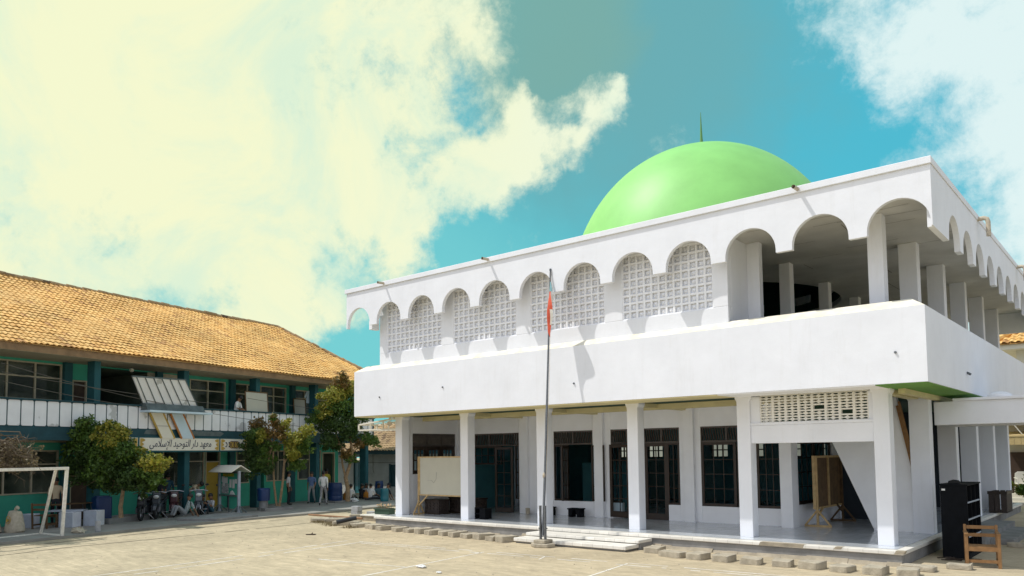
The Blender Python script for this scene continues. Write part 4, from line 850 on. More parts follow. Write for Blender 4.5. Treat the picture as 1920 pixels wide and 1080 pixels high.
# ------------------------------------------------------------------ trees and brush
def leaves(b, c, r, n, size=.085, flat=.85, mi=0):
    c = Vector(c)
    for _ in range(n):
        d = Vector((random.gauss(0, 1), random.gauss(0, 1), random.gauss(0, 1))).normalized()
        rad = r*(random.random()**.45)*(1+.18*sin(d.x*5+d.z*4+c.x*9)*cos(d.y*6+c.y*7)); p = c+Vector((d.x*rad, d.y*rad, d.z*rad*flat))
        a = (d*.8+Vector((random.gauss(0, .6), random.gauss(0, .6), random.gauss(.25, .6)))).normalized(); s = a.orthogonal().normalized()
        s = (s*cos(random.random()*6.3)+a.cross(s)*sin(random.random()*6.3)); L = size*random.uniform(.6, 1.3); w = L*.34; k = a.cross(s)*L*.12
        q = p+s*L; m = p+s*L*.5; t = a.cross(s)
        b.poly([p, m+t*w+a*.01, q, m-t*w+a*.01], mi)
def tree(label, base, trunks, clumps, group=None, dens=1500, size=.095, bark='bark', name='tree'):
    """trunks: list of (points, radii); clumps: (centre, radius, leaf material)"""
    t = empty(name, base, label, 'tree', group)
    tb = MB()
    for pts, rs in trunks: tb.tube(pts, rs, 8)
    tops = [Vector(tr[0][-1]) for tr in trunks]+[Vector(tr[0][len(tr[0])//2+1]) for tr in trunks if len(tr[0]) > 3]
    for c, r, m in clumps:
        c = Vector(c); o = min(tops, key=lambda q: (q-c).length+max(0, q.z-c.z)*2); mid = o.lerp(c, .55)+Vector((random.gauss(0, .05), random.gauss(0, .05), .08)); tb.tube([o, mid, c], [.028, .018, .006], 6)
        for _ in range(3): tb.tube([mid, c+Vector((random.gauss(0, r*.5), random.gauss(0, r*.5), random.gauss(0, r*.4)))], [.010, .003], 4)
    tb.build('trunk', bark, t, smooth=True)
    by = {}
    for c, r, m in clumps:
        b = by.setdefault(m, MB()); leaves(b, c, r*.9, int(dens*r*r*2.5)+40, size)
        for _ in range(4):
            d = Vector((random.gauss(0, 1), random.gauss(0, 1), random.gauss(.3, 1))).normalized(); leaves(b, Vector(c)+d*r*random.uniform(.85, 1.25), r*random.uniform(.22, .42), int(dens*r*r*.22)+6, size)
    names = {'leaf': 'crown', 'leaf_dark': 'crown', 'leaf_young': 'young_leaves', 'leaf_red': 'reddish_leaves', 'leaf_dry': 'dry_leaves'}
    for m, b in by.items(): b.build(names[m], m, t, fix=False)
    return t
random.seed(31)
def px_clumps(L, dep, spread=.5): return [(atD(x, y, dep+random.uniform(-spread, spread)+dz), r*dep/FPX, m) for x, y, r, m, dz in L]
dA = 27.1; bA = atD(227, 973, dA); bA.z = .3
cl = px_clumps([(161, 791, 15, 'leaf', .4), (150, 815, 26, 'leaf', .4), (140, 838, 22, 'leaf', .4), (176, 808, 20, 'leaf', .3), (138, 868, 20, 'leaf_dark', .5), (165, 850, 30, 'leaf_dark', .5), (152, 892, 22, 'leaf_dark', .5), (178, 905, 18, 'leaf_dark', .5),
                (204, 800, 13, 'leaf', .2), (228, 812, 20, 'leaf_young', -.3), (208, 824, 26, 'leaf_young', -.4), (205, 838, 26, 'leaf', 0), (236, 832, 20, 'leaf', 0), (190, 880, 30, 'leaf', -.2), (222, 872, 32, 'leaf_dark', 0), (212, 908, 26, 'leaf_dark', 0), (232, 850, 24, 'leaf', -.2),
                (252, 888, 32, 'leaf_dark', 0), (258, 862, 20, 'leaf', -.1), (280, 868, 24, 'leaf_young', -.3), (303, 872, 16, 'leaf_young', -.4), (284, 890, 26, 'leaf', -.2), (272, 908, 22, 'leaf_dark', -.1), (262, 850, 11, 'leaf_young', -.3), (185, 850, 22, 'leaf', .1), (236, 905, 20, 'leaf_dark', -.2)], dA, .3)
tree('bushy green tree with yellow young tips on a short leaning trunk by the motorcycles', (bA.x, bA.y, .3), [([bA, atD(226, 950, dA), atD(230, 925, dA), atD(233, 905, dA), atD(225, 880, dA)], [.085, .075, .065, .055, .04]), ([atD(232, 915, dA), atD(200, 890, dA+.2), atD(165, 850, dA+.5)], [.05, .04, .02])], cl, 'courtyard trees')
dB = 33.2; bB = atD(521, 949, dB)
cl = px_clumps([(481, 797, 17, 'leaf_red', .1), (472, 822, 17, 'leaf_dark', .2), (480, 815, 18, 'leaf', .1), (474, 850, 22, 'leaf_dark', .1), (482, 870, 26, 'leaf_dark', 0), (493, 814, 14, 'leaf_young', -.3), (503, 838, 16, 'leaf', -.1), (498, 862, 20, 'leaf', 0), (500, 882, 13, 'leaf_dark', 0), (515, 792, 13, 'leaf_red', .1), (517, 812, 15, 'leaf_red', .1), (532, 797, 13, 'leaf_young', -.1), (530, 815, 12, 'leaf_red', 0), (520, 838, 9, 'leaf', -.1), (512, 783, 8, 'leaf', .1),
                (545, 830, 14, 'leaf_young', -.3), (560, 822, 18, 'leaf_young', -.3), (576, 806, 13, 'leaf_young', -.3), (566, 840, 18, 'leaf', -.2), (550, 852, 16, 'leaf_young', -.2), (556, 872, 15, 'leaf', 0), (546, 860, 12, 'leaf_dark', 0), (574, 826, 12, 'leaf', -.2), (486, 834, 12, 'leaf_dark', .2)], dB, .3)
tree('slim tree with two pale stems and patchy green and reddish leaves beside the notice case', (bB.x, bB.y, .25), [([atD(519, 949, dB), atD(514, 910, dB), atD(512, 870, dB), atD(513, 830, dB), atD(515, 800, dB)], [.05, .045, .04, .03, .015]), ([atD(524, 949, dB), atD(530, 905, dB), atD(533, 865, dB), atD(533, 830, dB), atD(530, 800, dB)], [.055, .05, .04, .03, .015]), ([atD(532, 870, dB), atD(548, 845, dB), atD(562, 825, dB)], [.035, .025, .012])], cl, 'courtyard trees')
dC = 37.4; bC = atD(652, 940, dC)
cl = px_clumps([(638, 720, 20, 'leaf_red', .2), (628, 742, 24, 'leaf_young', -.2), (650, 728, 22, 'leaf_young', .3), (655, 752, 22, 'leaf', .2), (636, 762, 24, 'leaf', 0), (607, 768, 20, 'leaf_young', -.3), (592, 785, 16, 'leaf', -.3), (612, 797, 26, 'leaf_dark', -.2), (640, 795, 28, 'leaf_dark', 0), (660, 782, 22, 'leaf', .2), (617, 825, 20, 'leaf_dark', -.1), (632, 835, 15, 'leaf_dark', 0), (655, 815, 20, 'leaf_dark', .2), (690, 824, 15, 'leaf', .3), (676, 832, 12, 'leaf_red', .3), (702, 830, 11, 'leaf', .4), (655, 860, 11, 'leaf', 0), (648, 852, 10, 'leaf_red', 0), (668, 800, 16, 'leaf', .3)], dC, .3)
tree('tall tree with forked pale trunk and yellow green top near the end of the school', (bC.x, bC.y, .2), [([bC, atD(652, 915, dC), atD(648, 895, dC), atD(655, 875, dC), atD(660, 850, dC), atD(655, 800, dC), atD(640, 750, dC)], [.12, .10, .10, .075, .07, .05, .02]), ([atD(648, 895, dC), atD(642, 870, dC), atD(640, 840, dC), atD(625, 800, dC)], [.06, .05, .04, .02]), ([atD(658, 850, dC), atD(675, 838, dC), atD(690, 826, dC)], [.035, .025, .012])], cl, 'courtyard trees')
# dry overhanging branches at the far left
random.seed(8)
t = empty('dry_tree', (-7.8, -12.0, .08), 'leafless tree with a tangle of dry branches above the goal at far left', 'tree')
b = MB(); dD = 22.4; root = Vector((-7.8, -12.0, .08)); fk = atD(-35, 850, dD); b.tube([root, root.lerp(fk, .5)+Vector((.1, 0, .1)), fk], [.13, .11, .09], 8); lf = MB()
for i in range(85):
    e = atD(random.triangular(-30, 88, 45), random.gauss(856, 17), dD+random.uniform(-.7, .7)); m = fk.lerp(e, random.uniform(.3, .6))+Vector((random.gauss(0, .18), random.gauss(0, .18), random.gauss(.12, .22))); k = m.lerp(e, .55)+Vector((random.gauss(0, .1), random.gauss(0, .1), random.gauss(.04, .1)))
    b.tube([fk.lerp(m, .12), m, k, e], [.028, .02, .013, .006], 5)
    for _ in range(3): p = k.lerp(e, random.random()); b.tube([p, p+Vector((random.gauss(0, .2), random.gauss(0, .2), random.gauss(-.05, .16)))], [.008, .003], 4)
    if i % 2: leaves(lf, k.lerp(e, random.random()), .22, 26, .07)
b.build('branches', 'dry', t); lf.build('dry_leaves', 'leaf_dry', t, fix=False)
# trees far behind the annex
random.seed(14)
for i, (x, y, r, lab) in enumerate([(-13.2, 20, 1.7, 'dark bushy tree right behind the brown tiled annex roof'), (-16.5, 22, 1.9, 'darker round tree behind the annex, left of the awning'), (-10.3, 21, 1.8, 'tree behind the annex partly hidden by the mosque corner')]):
    tree(lab, (x, y, 0), [([(x, y, 0), (x+.1, y, 1.8), (x, y+.1, 3.4)], [.16, .13, .08])], [((x+random.gauss(0, r*.5), y+random.gauss(0, r*.5), 4.3+random.gauss(0, .45)), r*.5, 'leaf_dark' if k % 3 else 'leaf') for k in range(11)], 'trees behind the annex', dens=420, size=.13)
b = MB(); b.box(-22, 26, 0, -11, 32, 4.4); tag(b.build('far_house', 'annex_wall'), 'plain pale house wall far behind the annex trees', 'house')
random.seed(15)
tree('low leafy shrub growing by the far steps right of the mosque', (16.2, 18.2, 0), [([(16.2, 18.2, 0), (16.25, 18.2, .5)], [.03, .015])], [((16.2+random.gauss(0, .2), 18.2+random.gauss(0, .2), .75+random.gauss(0, .15)), .28, 'leaf_young' if k % 2 else 'leaf') for k in range(5)], None, dens=700, size=.10, name='shrub')

# ------------------------------------------------------------------ flagpole
def ray_y(x, y, Y): d = ray(x, y); return CAM+d*((Y-CAM.y)/d.y)
B0 = Vector((8.15, -2.2, 0)); TP = ray_y(1032, 508, -1.22)
fp = empty('flagpole', B0, 'tall grey steel flagpole with stepped concrete foot by the entrance steps', 'flagpole')
b = MB()
b.prism([(8.15+.34*cos(a), -2.2+.30*sin(a)) for a in [.3+i*pi/3+random.uniform(-.12, .12) for i in range(6)]], 'z', 0, .10); b.box(7.97, -2.38, .10, 8.33, -2.02, .19); b.build('foot', 'curb', fp, bevel=.02)
b = MB(); b.tube([B0+Vector((0, 0, .28)), B0.lerp(TP, .35), TP], [.036, .032, .020], 10); b.tube([TP, TP+Vector((0, 0, .06))], .028, 8); b.build('pole', 'steel', fp, smooth=True)
for s in (-1, 1): b = MB(); b.box(8.15+s*.075-.022, -2.23, .19, 8.15+s*.075+.022, -2.17, 1.05); b.box(8.15+s*.09-.02, -2.24, .45, 8.15+s*.09+.03, -2.16, .49); b.build('clamp_post', 'steel', fp, bevel=.004)
cl_ = B0.lerp(TP, .245); b = MB(); b.sphere(cl_+Vector((-.01, -.03, 0)), .05, 8, sc=(.8, .8, 1.7)); b.build('rope_cleat', 'pvc', fp, smooth=True)
hr_ = B0.lerp(TP, .24); b = MB(); b.tube([hr_+Vector((.05, -.02, 0)), hr_.lerp(TP, .5)+Vector((.06, 0, 0)), TP+Vector((.02, 0, -.02))], .005, 5); b.build('halyard', 'pvc', fp)
def pole_y(y):                                         # point on the pole seen at photo row y
    lo, hi = 0., 1.
    for _ in range(40):
        m = (lo+hi)/2; q = B0.lerp(TP, m); d = q-CAM; yy = CYP-FPX*d.dot(UP)/d.dot(FW)
        lo, hi = (m, hi) if yy > y else (lo, m)
    return B0.lerp(TP, m)
fl = empty('flag', pole_y(612), 'limp red, white and pale blue flag hanging from the flagpole', 'flag')
b = MB(); n = 14; rows = []
for i in range(n+1):
    t = i/n; p = pole_y(528+t*86); wv = .05+.21*sin(pi*min(1, t*1.05))**1.2
    rows.append([p+Vector((.0, -.02, 0))+RT*(wv*(.5*u+.42*sin(4.5*u+3*t)-.25*t))-FW*(1.45*wv*u*min(1, t*4))-Vector((0, 0, u*.16*t+.12*u*(t > .9))) for u in [j/7 for j in range(8)]])
for i in range(n):
    for j in range(7):
        u_ = (j+.5)/7; m = 2 if i < 3 else (1 if .5*u_+.42*sin(4.5*u_+3*i/n)-.25*i/n > .12 and i < 12 else 0)
        b.poly([rows[i][j], rows[i][j+1], rows[i+1][j+1], rows[i+1][j]], m)
b.build('cloth', ['flag_red', 'flag_white', 'flag_cyan'], fl, smooth=True, fix=False)

# ------------------------------------------------------------------ on the veranda
def feet(b, x, y, z, h, a, w, m=0):
    """A-shaped foot of a board stand: upright plus two splayed struts and a sole"""
    d = Vector((cos(a), sin(a), 0)); c = Vector((x, y, z))
    b.bar(c, c+Vector((0, 0, h)), .055, .055, m)
    for s in (-1, 1): b.bar(c+d*s*w+Vector((0, 0, .03)), c+Vector((0, 0, .45)), .045, .045, m)
    b.bar(c-d*w*1.05+Vector((0, 0, .025)), c+d*w*1.05+Vector((0, 0, .025)), .05, .05, m)
wb = empty('whiteboard', (1.7, .62, .324), 'wide cream whiteboard on a pine stand at left end of veranda', 'whiteboard')
b = MB(); b.box(.62, .58, 1.02, 3.02, .61, 2.28); b.build('board', 'wb', wb, bevel=.004)
b = MB(); b.box(.57, .565, .98, .62, .62, 2.32); b.box(3.02, .565, .98, 3.07, .62, 2.32); b.box(.62, .567, 2.28, 3.02, .618, 2.32); b.box(.62, .567, .98, 3.02, .618, 1.02); b.build('frame', 'wood_light', wb)
for x in (.53, 3.11): b = MB(); feet(b, x, .6, .324, 2.0, pi/2, .24); b.bar((x, .6, .62), (x+(.45 if x < 1 else -.45), .6, .99), .04, .04); b.build('stand', 'wood_light', wb)
b = MB(); b.tube([(1.0, .574, 1.5), (1.2, .574, 1.5), (1.3, .574, 1.42), (1.42, .574, 1.55), (1.44, .574, 1.78)], .0035, 4); b.build('scribble', 'ink', wb)
def chest(name, label, x, y, w, d, h, top, grp='carved chests on the veranda'):
    t = empty(name, (x, y, .324), label, 'chest', grp); z = .324
    b = MB(); b.box(x-w/2, y-d/2, z+.05, x+w/2, y+d/2, z+h-.05)
    for i in range(4):
        for j in range(3): u = x-w/2+w*(i+.5)/4; v = z+.1+(h-.2)*(j+.5)/3; b.prism([(u-w*.09, v), (u, v-.05), (u+w*.09, v), (u, v+.05)], 'y', y-d/2-.018, y-d/2)
    for i in range(3):
        for j in range(3): u = y-d/2+d*(i+.5)/3; v = z+.1+(h-.2)*(j+.5)/3; b.prism([(u-d*.11, v), (u, v-.05), (u+d*.11, v), (u, v+.05)], 'x', x+w/2, x+w/2+.018)
    b.build('body', 'carved', t)
    b = MB(); b.box(x-w/2-.03, y-d/2-.03, z, x+w/2+.03, y+d/2+.03, z+.05); b.build('base', 'wood', t); b = MB(); b.box(x-w/2-.03, y-d/2-.03, z+h-.05, x+w/2+.03, y+d/2+.03, z+h)
    if top: b.prism([(x-w*.42, z+h), (x+w*.42, z+h), (x+w*.5, z+h+.14), (x+w*.42, z+h+.12), (x-w*.42, z+h+.12), (x-w*.5, z+h+.14)], 'y', y-d/2, y+d/2)
    b.build('lid', 'wood', t, bevel=.006)
chest('carved_chest', 'low carved brown chest behind the whiteboard stand, leftmost of three', .86, 1.15, .70, .50, .50, False)
chest('carved_chest', 'tallest carved chest with flared top in middle of three', 1.18, 1.95, .55, .45, .56, True)
chest('carved_chest', 'dark carved chest half hidden by second column', 1.62, 2.45, .45, .45, .50, False)
rk = empty('shoe_rack', (3.66, .45, .324), 'small black wooden rack beside the second veranda column', 'rack')
b = MB(); z = .324
b.box(3.42, .30, z, 3.45, .62, z+.36); b.box(3.66, .30, z, 3.69, .62, z+.36); b.box(3.45, .30, z+.32, 3.66, .62, z+.36); b.box(3.45, .30, z+.14, 3.66, .62, z+.18); b.build('shelves', 'black', rk, bevel=.004)
b = MB(); b.box(3.71, .26, z, 3.93, .58, z+.34); b.build('box', 'black', rk, bevel=.006)
def low_bench(label, x, y, w):
    t = empty('low_bench', (x, y, .324), label, 'bench', 'low black benches on the veranda'); z = .324
    b = MB(); b.box(x-w/2-.03, y-.15, z+.24, x+w/2+.03, y+.15, z+.28); b.build('top', 'black', t, bevel=.004)
    for s in (-1, 1): b = MB(); b.prism([(x+s*w/2, z), (x+s*(w/2-.12), z), (x+s*(w/2-.14), z+.12), (x+s*(w/2-.2), z+.24), (x+s*w/2, z+.24)], 'y', y-.13, y+.13); b.build('leg', 'black', t)
low_bench('low black bench below the open window in the middle of the veranda', 5.78, 2.62, .46); low_bench('low black bench mostly hidden behind the third column', 4.62, 2.72, .30)
b = MB(); b.lathe([(.001, 0), (.07, 0), (.08, .2), (.075, .2), (.066, .01)], (3.68, 2.72, .324), 14); tag(b.build('pail', 'pvc', smooth=True), 'small cream pail on the veranda floor near the third column', 'pail')
nb = empty('notice_board', (13.15, 4.5, .324), 'brown plywood notice board on trestle legs under the stairs', 'notice board')
b = MB(); b.box(13.1, 3.42, .84, 13.14, 4.48, 2.18); b.box(13.1, 4.50, .84, 13.14, 5.6, 2.18); b.build('board', 'wood_mid', nb)
b = MB(); b.box(13.09, 3.38, 2.18, 13.17, 5.64, 2.24); b.box(13.09, 3.38, .79, 13.17, 5.64, .84); b.box(13.09, 3.38, .84, 13.17, 3.42, 2.18); b.box(13.09, 5.6, .84, 13.17, 5.64, 2.18); b.box(13.13, 4.45, .84, 13.18, 4.53, 2.18); b.build('frame', 'wood_light', nb)
for y in (3.44, 5.58): b = MB(); feet(b, 13.18, y, .324, 1.9, 0, .34); b.bar((13.18, y, .6), (13.18, y+(.5 if y < 4 else -.5), .84), .045, .045); b.build('trestle', 'wood_mid' if y > 4 else 'wood_light', nb)

# ------------------------------------------------------------------ beside the right corner
cb = empty('shelf_cabinet', (16.85, 2.0, 0), 'tall black cabinet with open cubbyholes standing beside the mosque corner', 'cabinet')
X0, X1, Y0, Y1, H = 16.58, 17.1, 1.32, 2.85, 1.58
b = MB(); b.box(X0, Y0, 0, X1, Y0+.04, H); b.box(X0, Y1-.04, 0, X1, Y1, H); b.box(X0, Y0+.04, 0, X0+.03, Y1-.04, H); b.box(X0-.02, Y0-.02, H, X1+.02, Y1+.02, H+.035); b.box(X0+.03, Y0+.04, 0, X1-.005, Y1-.04, .1)
for i in (1, 2): y = Y0+.04+(Y1-Y0-.08)*i/3; b.box(X0+.03, y-.015, .1, X1-.004, y+.015, H)
b.build('carcass', 'black', cb, bevel=.004)
for j in range(1, 4): z = .1+(H-.1)*j/4; b = MB(); b.box(X0+.03, Y0+.041, z-.014, X1-.012, Y1-.041, z+.014); b.box(X1-.012, Y0+.041, z-.016, X1, Y1-.041, z+.016, 1); b.build('shelf', ['black', 'grey_box'], cb)
b = MB(); b.box(X0+.03, Y0-.006, 1.47, X0+.10, Y0-.001, 1.51); b.build('label_sticker', 'paper', cb)
b = MB(); b.prism([(0, 0), (.22, 0), (.24, .03), (.2, .08), (.09, .09), (.0, .06)], 'y', -.05, .05); b.xform(Matrix.Translation((16.72, 1.5, H+.036))); tag(b.build('shoe', 'rubber', bevel=.015), 'black shoe left on top of the black cabinet', 'shoe')
ch = empty('wooden_armchair', (17.5, .3, 0), 'orange brown wooden armchair on the ground before the black cabinet', 'chair', rz=R_(12), world=False)
def chair(t, m, w=.56, d=.50, hs=.42, ha=.66, hb=.82, arms=True):
    for sx in (-1, 1):
        b = MB(); b.box(sx*w/2-.03, -d/2-.025, 0, sx*w/2+.03, -d/2+.03, ha if arms else hs); b.build('front_leg', m, t, bevel=.004)
        b = MB(); b.bar((sx*w/2, d/2, 0), (sx*w/2, d/2+.06, hb), .05, .05); b.build('rear_leg', m, t, bevel=.004)
        if arms: b = MB(); b.box(sx*w/2-.035, -d/2-.05, ha, sx*w/2+.035, d/2+.04, ha+.03); b.build('armrest', m, t, bevel=.004)
        b = MB(); b.box(sx*w/2-.015, -d/2, .10, sx*w/2+.015, d/2, .15); b.build('stretcher', m, t)
    b = MB(); b.box(-w/2+.03, -d/2+.02, hs-.03, w/2-.03, d/2, hs); b.box(-w/2+.03, -d/2-.02, hs-.09, w/2-.03, -d/2+.02, hs-.005); b.build('seat', m, t)
    b = MB(); b.box(-w/2+.03, -d/2-.01, .1, w/2-.03, -d/2+.02, .16); b.build('stretcher', m, t)
    for z in (hb-.09, hb-.25): b = MB(); b.box(-w/2+.03, d/2+.03, z, w/2-.03, d/2+.055, z+.07); b.build('back_rail', m, t)
chair(ch, 'wood_chair')
cr = empty('wooden_crate', (16.3, 11.5, .324), 'dark weathered wooden crate at the far end of side veranda', 'crate')
b = MB()
for i in range(7): b.box(16.05+.0, 10.95+i*.165, .34, 16.08, 11.09+i*.165, 1.0); b.box(16.52, 10.95+i*.165, .34, 16.55, 11.09+i*.165, 1.0)
for i in range(3): b.box(16.06+i*.165, 10.92, .34, 16.2+i*.165, 10.95, 1.0); b.box(16.06+i*.165, 12.1, .34, 16.2+i*.165, 12.13, 1.0)
b.box(16.05, 10.95, .33, 16.55, 12.1, .36); b.build('boards', 'carved', cr)
b = MB(); b.box(16.03, 10.9, .92, 16.57, 10.918, 1.02); b.box(16.552, 10.92, .92, 16.57, 12.14, 1.02); b.build('rim', 'wood', cr)
random.seed(41)
def rubble(b, x, y, w, d, h, rz):
    n = 12; pts = []
    for i in range(n): a = 2*pi*(i+.5)/n; pts.append(((abs(cos(a))**.22*(1 if cos(a) > 0 else -1))*w/2*random.uniform(.94, 1.05), (abs(sin(a))**.22*(1 if sin(a) > 0 else -1))*d/2*random.uniform(.94, 1.05)))
    k = MB(); k.prism(pts, 'z', 0, h); k.v = [(q[0], q[1], q[2]+(random.uniform(-.018, .018) if q[2] > .01 else 0)) for q in k.v]; k.xform(Matrix.Translation((x, y, 0)) @ Matrix.Rotation(rz, 4, 'Z')); o = len(b.v); b.v += k.v; b.f += [tuple(i+o for i in f) for f in k.f]; b.m += k.m
for x, y, w, d, lab in ((16.6, -1.0, .62, .35, 'broken concrete slab lying before the black cabinet'), (17.2, -.35, .46, .3, 'broken concrete slab lying in front of the wooden armchair'), (17.62, 4.3, .4, .3, 'dark rough rock at the foot of the side steps')):
    b = MB(); rubble(b, x, y, w, d, .10, random.uniform(-.3, .3)); tag(b.build('broken_slab', 'curb', bevel=.015), lab, 'slab', 'broken slabs by the right corner')
b = MB()
for i in range(16): p = Vector((16.95+random.gauss(0, .3), .95+random.gauss(0, .12), .03)); a = random.uniform(-.5, .5); L = random.uniform(.12, .4); b.bar(p, p+Vector((cos(a)*L, sin(a)*L, random.uniform(-.01, .06))), .03, .02)
o = b.build('scrap_sticks', 'wood'); o['kind'] = 'stuff'; tag(o, 'loose dark sticks and scraps at the foot of the cabinet', 'scraps')

# ------------------------------------------------------------------ row of concrete blocks in front of the mosque
random.seed(17)
def block_mesh(b, w, d, h): rubble(b, 0, 0, w, d, h, 0)
ORD = ['first', 'second', 'third', 'fourth', 'fifth', 'sixth', 'seventh', 'eighth', 'ninth', 'tenth', 'eleventh', 'twelfth', 'thirteenth']
L1 = [(.78-1.1, -1.30), (.62, -1.42), (1.25, -1.50), (1.95, -1.52), (2.5, -1.50), (3.05, -1.55), (3.58, -1.62), (4.08, -1.56), (4.6, -1.66), (5.1, -1.68), (5.62, -1.66), (6.15, -1.74), (6.62, -1.82)]
L2 = [(11.0, -1.52), (11.72, -1.98), (12.35, -1.95), (12.95, -1.95), (13.6, -2.0), (14.25, -1.95), (14.85, -1.92), (15.45, -1.95), (16.05, -1.92), (16.6, -1.80)]
for i, (x, y) in enumerate(reversed(L1)):
    b = MB(); block_mesh(b, random.uniform(.33, .40) if i < 11 else .6, random.uniform(.50, .62), random.uniform(.11, .15)); b.xform(Matrix.Rotation(random.uniform(-.3, -.05), 4, 'Z'))
    o = b.build('kerb_block', 'curb', bevel=.007); o.location = (x, y, 0); tag(o, '%s rough concrete block left of the entrance steps, counted from the steps' % ORD[i], 'concrete block', 'concrete blocks laid in a row before the mosque')
for i, (x, y) in enumerate(L2):
    b = MB(); block_mesh(b, random.uniform(.38, .46) if i != 1 else .62, random.uniform(.40, .5) if i != 1 else .32, random.uniform(.11, .15)); b.xform(Matrix.Rotation(random.uniform(-.18, .18), 4, 'Z'))
    o = b.build('kerb_block', 'curb', bevel=.007); o.location = (x, y, 0); tag(o, '%s rough concrete block right of the entrance steps, counted from the steps' % ORD[i], 'concrete block', 'concrete blocks laid in a row before the mosque')
# litter of slabs, pole, pipe, blocks at the left corner
for x, y, w, d, h, rz, lab in ((-3.2, -.72, .75, .42, .13, .5, 'leftmost grey slab lying near the bamboo pole'), (-2.6, -.55, .8, .40, .12, .7, 'grey slab between the leftmost slab and the black pipe'), (-2.55, .35, .5, .3, .2, .6, 'small slab propped behind the other slabs by the bamboo pole'), (-1.75, -.75, .55, .45, .12, .3, 'slab under the lower end of the black pipe'), (-1.2, -1.12, .95, .45, .14, .55, 'longest grey slab in front of the black pipe')):
    b = MB(); rubble(b, 0, 0, w, d, h, rz); o = b.build('stone_slab', 'curb', bevel=.02); o.location = (x, y, 0); tag(o, lab, 'slab', 'slabs lying left of the mosque')
p0, p1 = atZ(579, 965, .12), atZ(679, 972, .14)
b = MB(); b.tube([p0, p1], .035, 8); tag(b.build('bamboo_pole', 'bamboo', smooth=True), 'long thin brown pole lying on the ground left of the mosque', 'pole')
p0, p1 = atZ(631, 979, .17), atZ(672, 970, .3)
b = MB(); b.tube([p0, p0.lerp(p1, .9)], .075, 10); tag(b.build('pipe', 'black_pipe', smooth=True), 'short thick black pipe resting on the slabs', 'pipe')
for x, y, n, lab in ((-4.0, 1.5, 2, 'stack of two grey hollow blocks left of the green planter'), (-3.35, 1.75, 1, 'single grey hollow block between stacked blocks and planter')):
    b = MB()
    for k in range(n): b.box(x-.2+.02*k, y-.12, .2*k, x+.2+.02*k, y+.12, .2*k+.195)
    tag(b.build('hollow_block', 'grey_block', bevel=.012), lab, 'block', 'grey hollow blocks')
b = MB(); b.box(-1.55, 2.0, 0, -.6, 2.25, .30); tag(b.build('rubble_wall', 'curb', bevel=.02), 'low broken wall stub behind the green planter', 'wall')
pl = empty('planter_box', (-1.65, .95, .21), 'dark green planter box with pale flowers on low slab at mosque corner', 'planter')
b = MB(); b.box(-2.05, .78, .214, -1.25, 1.08, .42); b.box(-2.08, .75, .38, -1.22, 1.11, .43); b.build('box', 'planter', pl, bevel=.01); b = MB(); b.box(-2.02, .80, .43, -1.28, 1.06, .45); b.build('soil', 'soil', pl)
b = MB(); random.seed(9)
for i in range(26): p = Vector((random.uniform(-2.0, -1.3), random.uniform(.82, 1.04), .45)); b.tube([p, p+Vector((random.gauss(0, .03), random.gauss(0, .03), random.uniform(.06, .16)))], [.004, .003], 4)
for i in range(24): b.sphere((random.uniform(-2.02, -1.28), random.uniform(.8, 1.06), random.uniform(.48, .60)), .022, 5, 1)
b.build('flowers', ['leaf', 'flower'], pl)
def grass_tuft(name, pts, n, h, label):
    b = MB()
    for _ in range(n):
        x, y, r = random.choice(pts); a = random.random()*6.3; d = r*sqrt(random.random()); p = Vector((x+d*cos(a), y+d*sin(a), 0)); w = Vector((cos(a+1.5), sin(a+1.5), 0))*.006; t = p+Vector((random.gauss(0, .03), random.gauss(0, .03), h*random.uniform(.5, 1.2))); b.poly([p-w, p+w, t])
    o = b.build(name, 'leaf_dry', fix=False); o['kind'] = 'stuff'; return tag(o, label, 'grass')
grass_tuft('grass', [(-2.2, -1.15, .5), (-1.5, -1.5, .4), (-2.9, -1.1, .3), (-.3, -1.7, .3)], 900, .10, 'short dry grass growing along the slabs left of the mosque')
b = MB(); b.prism([(-.14, 0), (.14, 0), (.16, .025), (.0, .03), (-.15, .02)], 'y', -.05, .05); b.bar((.02, -.05, .02), (.06, 0, .07), .02, .008); b.bar((.02, .05, .02), (.06, 0, .07), .02, .008); o = b.build('sandal', 'soil', bevel=.008); o.location = (.53, -3.85, .004); o.rotation_euler = (0, 0, .5); tag(o, 'single dark brown sandal lying alone on the courtyard', 'sandal')
for x, y, s, lab in ((8.25, -6.55, .11, 'flat crumpled white plastic scrap lying by the court line'), (9.1, -6.86, .06, 'small round white plastic scrap near the bottom edge of the court')):
    b = MB(); b.sphere((0, 0, s*.25), s, 8, sc=(1.2, .7, .28)); b.v = [(q[0]+random.gauss(0, s*.1), q[1]+random.gauss(0, s*.1), max(.003, q[2]+random.gauss(0, s*.07))) for q in b.v]; o = b.build('litter', 'plastic_bag'); o.location = (x, y, .002); tag(o, lab, 'litter', 'white litter on the court')
b = MB()
for _ in range(300): x, y, s = random.uniform(-4, 16), random.uniform(-11, -1.5), random.uniform(.006, .02); b.sphere((x, y, s*.3), s, 4, sc=(1, .8, .6))
o = b.build('pebbles', 'curb'); o['kind'] = 'stuff'; tag(o, 'small pebbles and grit scattered over the courtyard paving', 'pebbles')

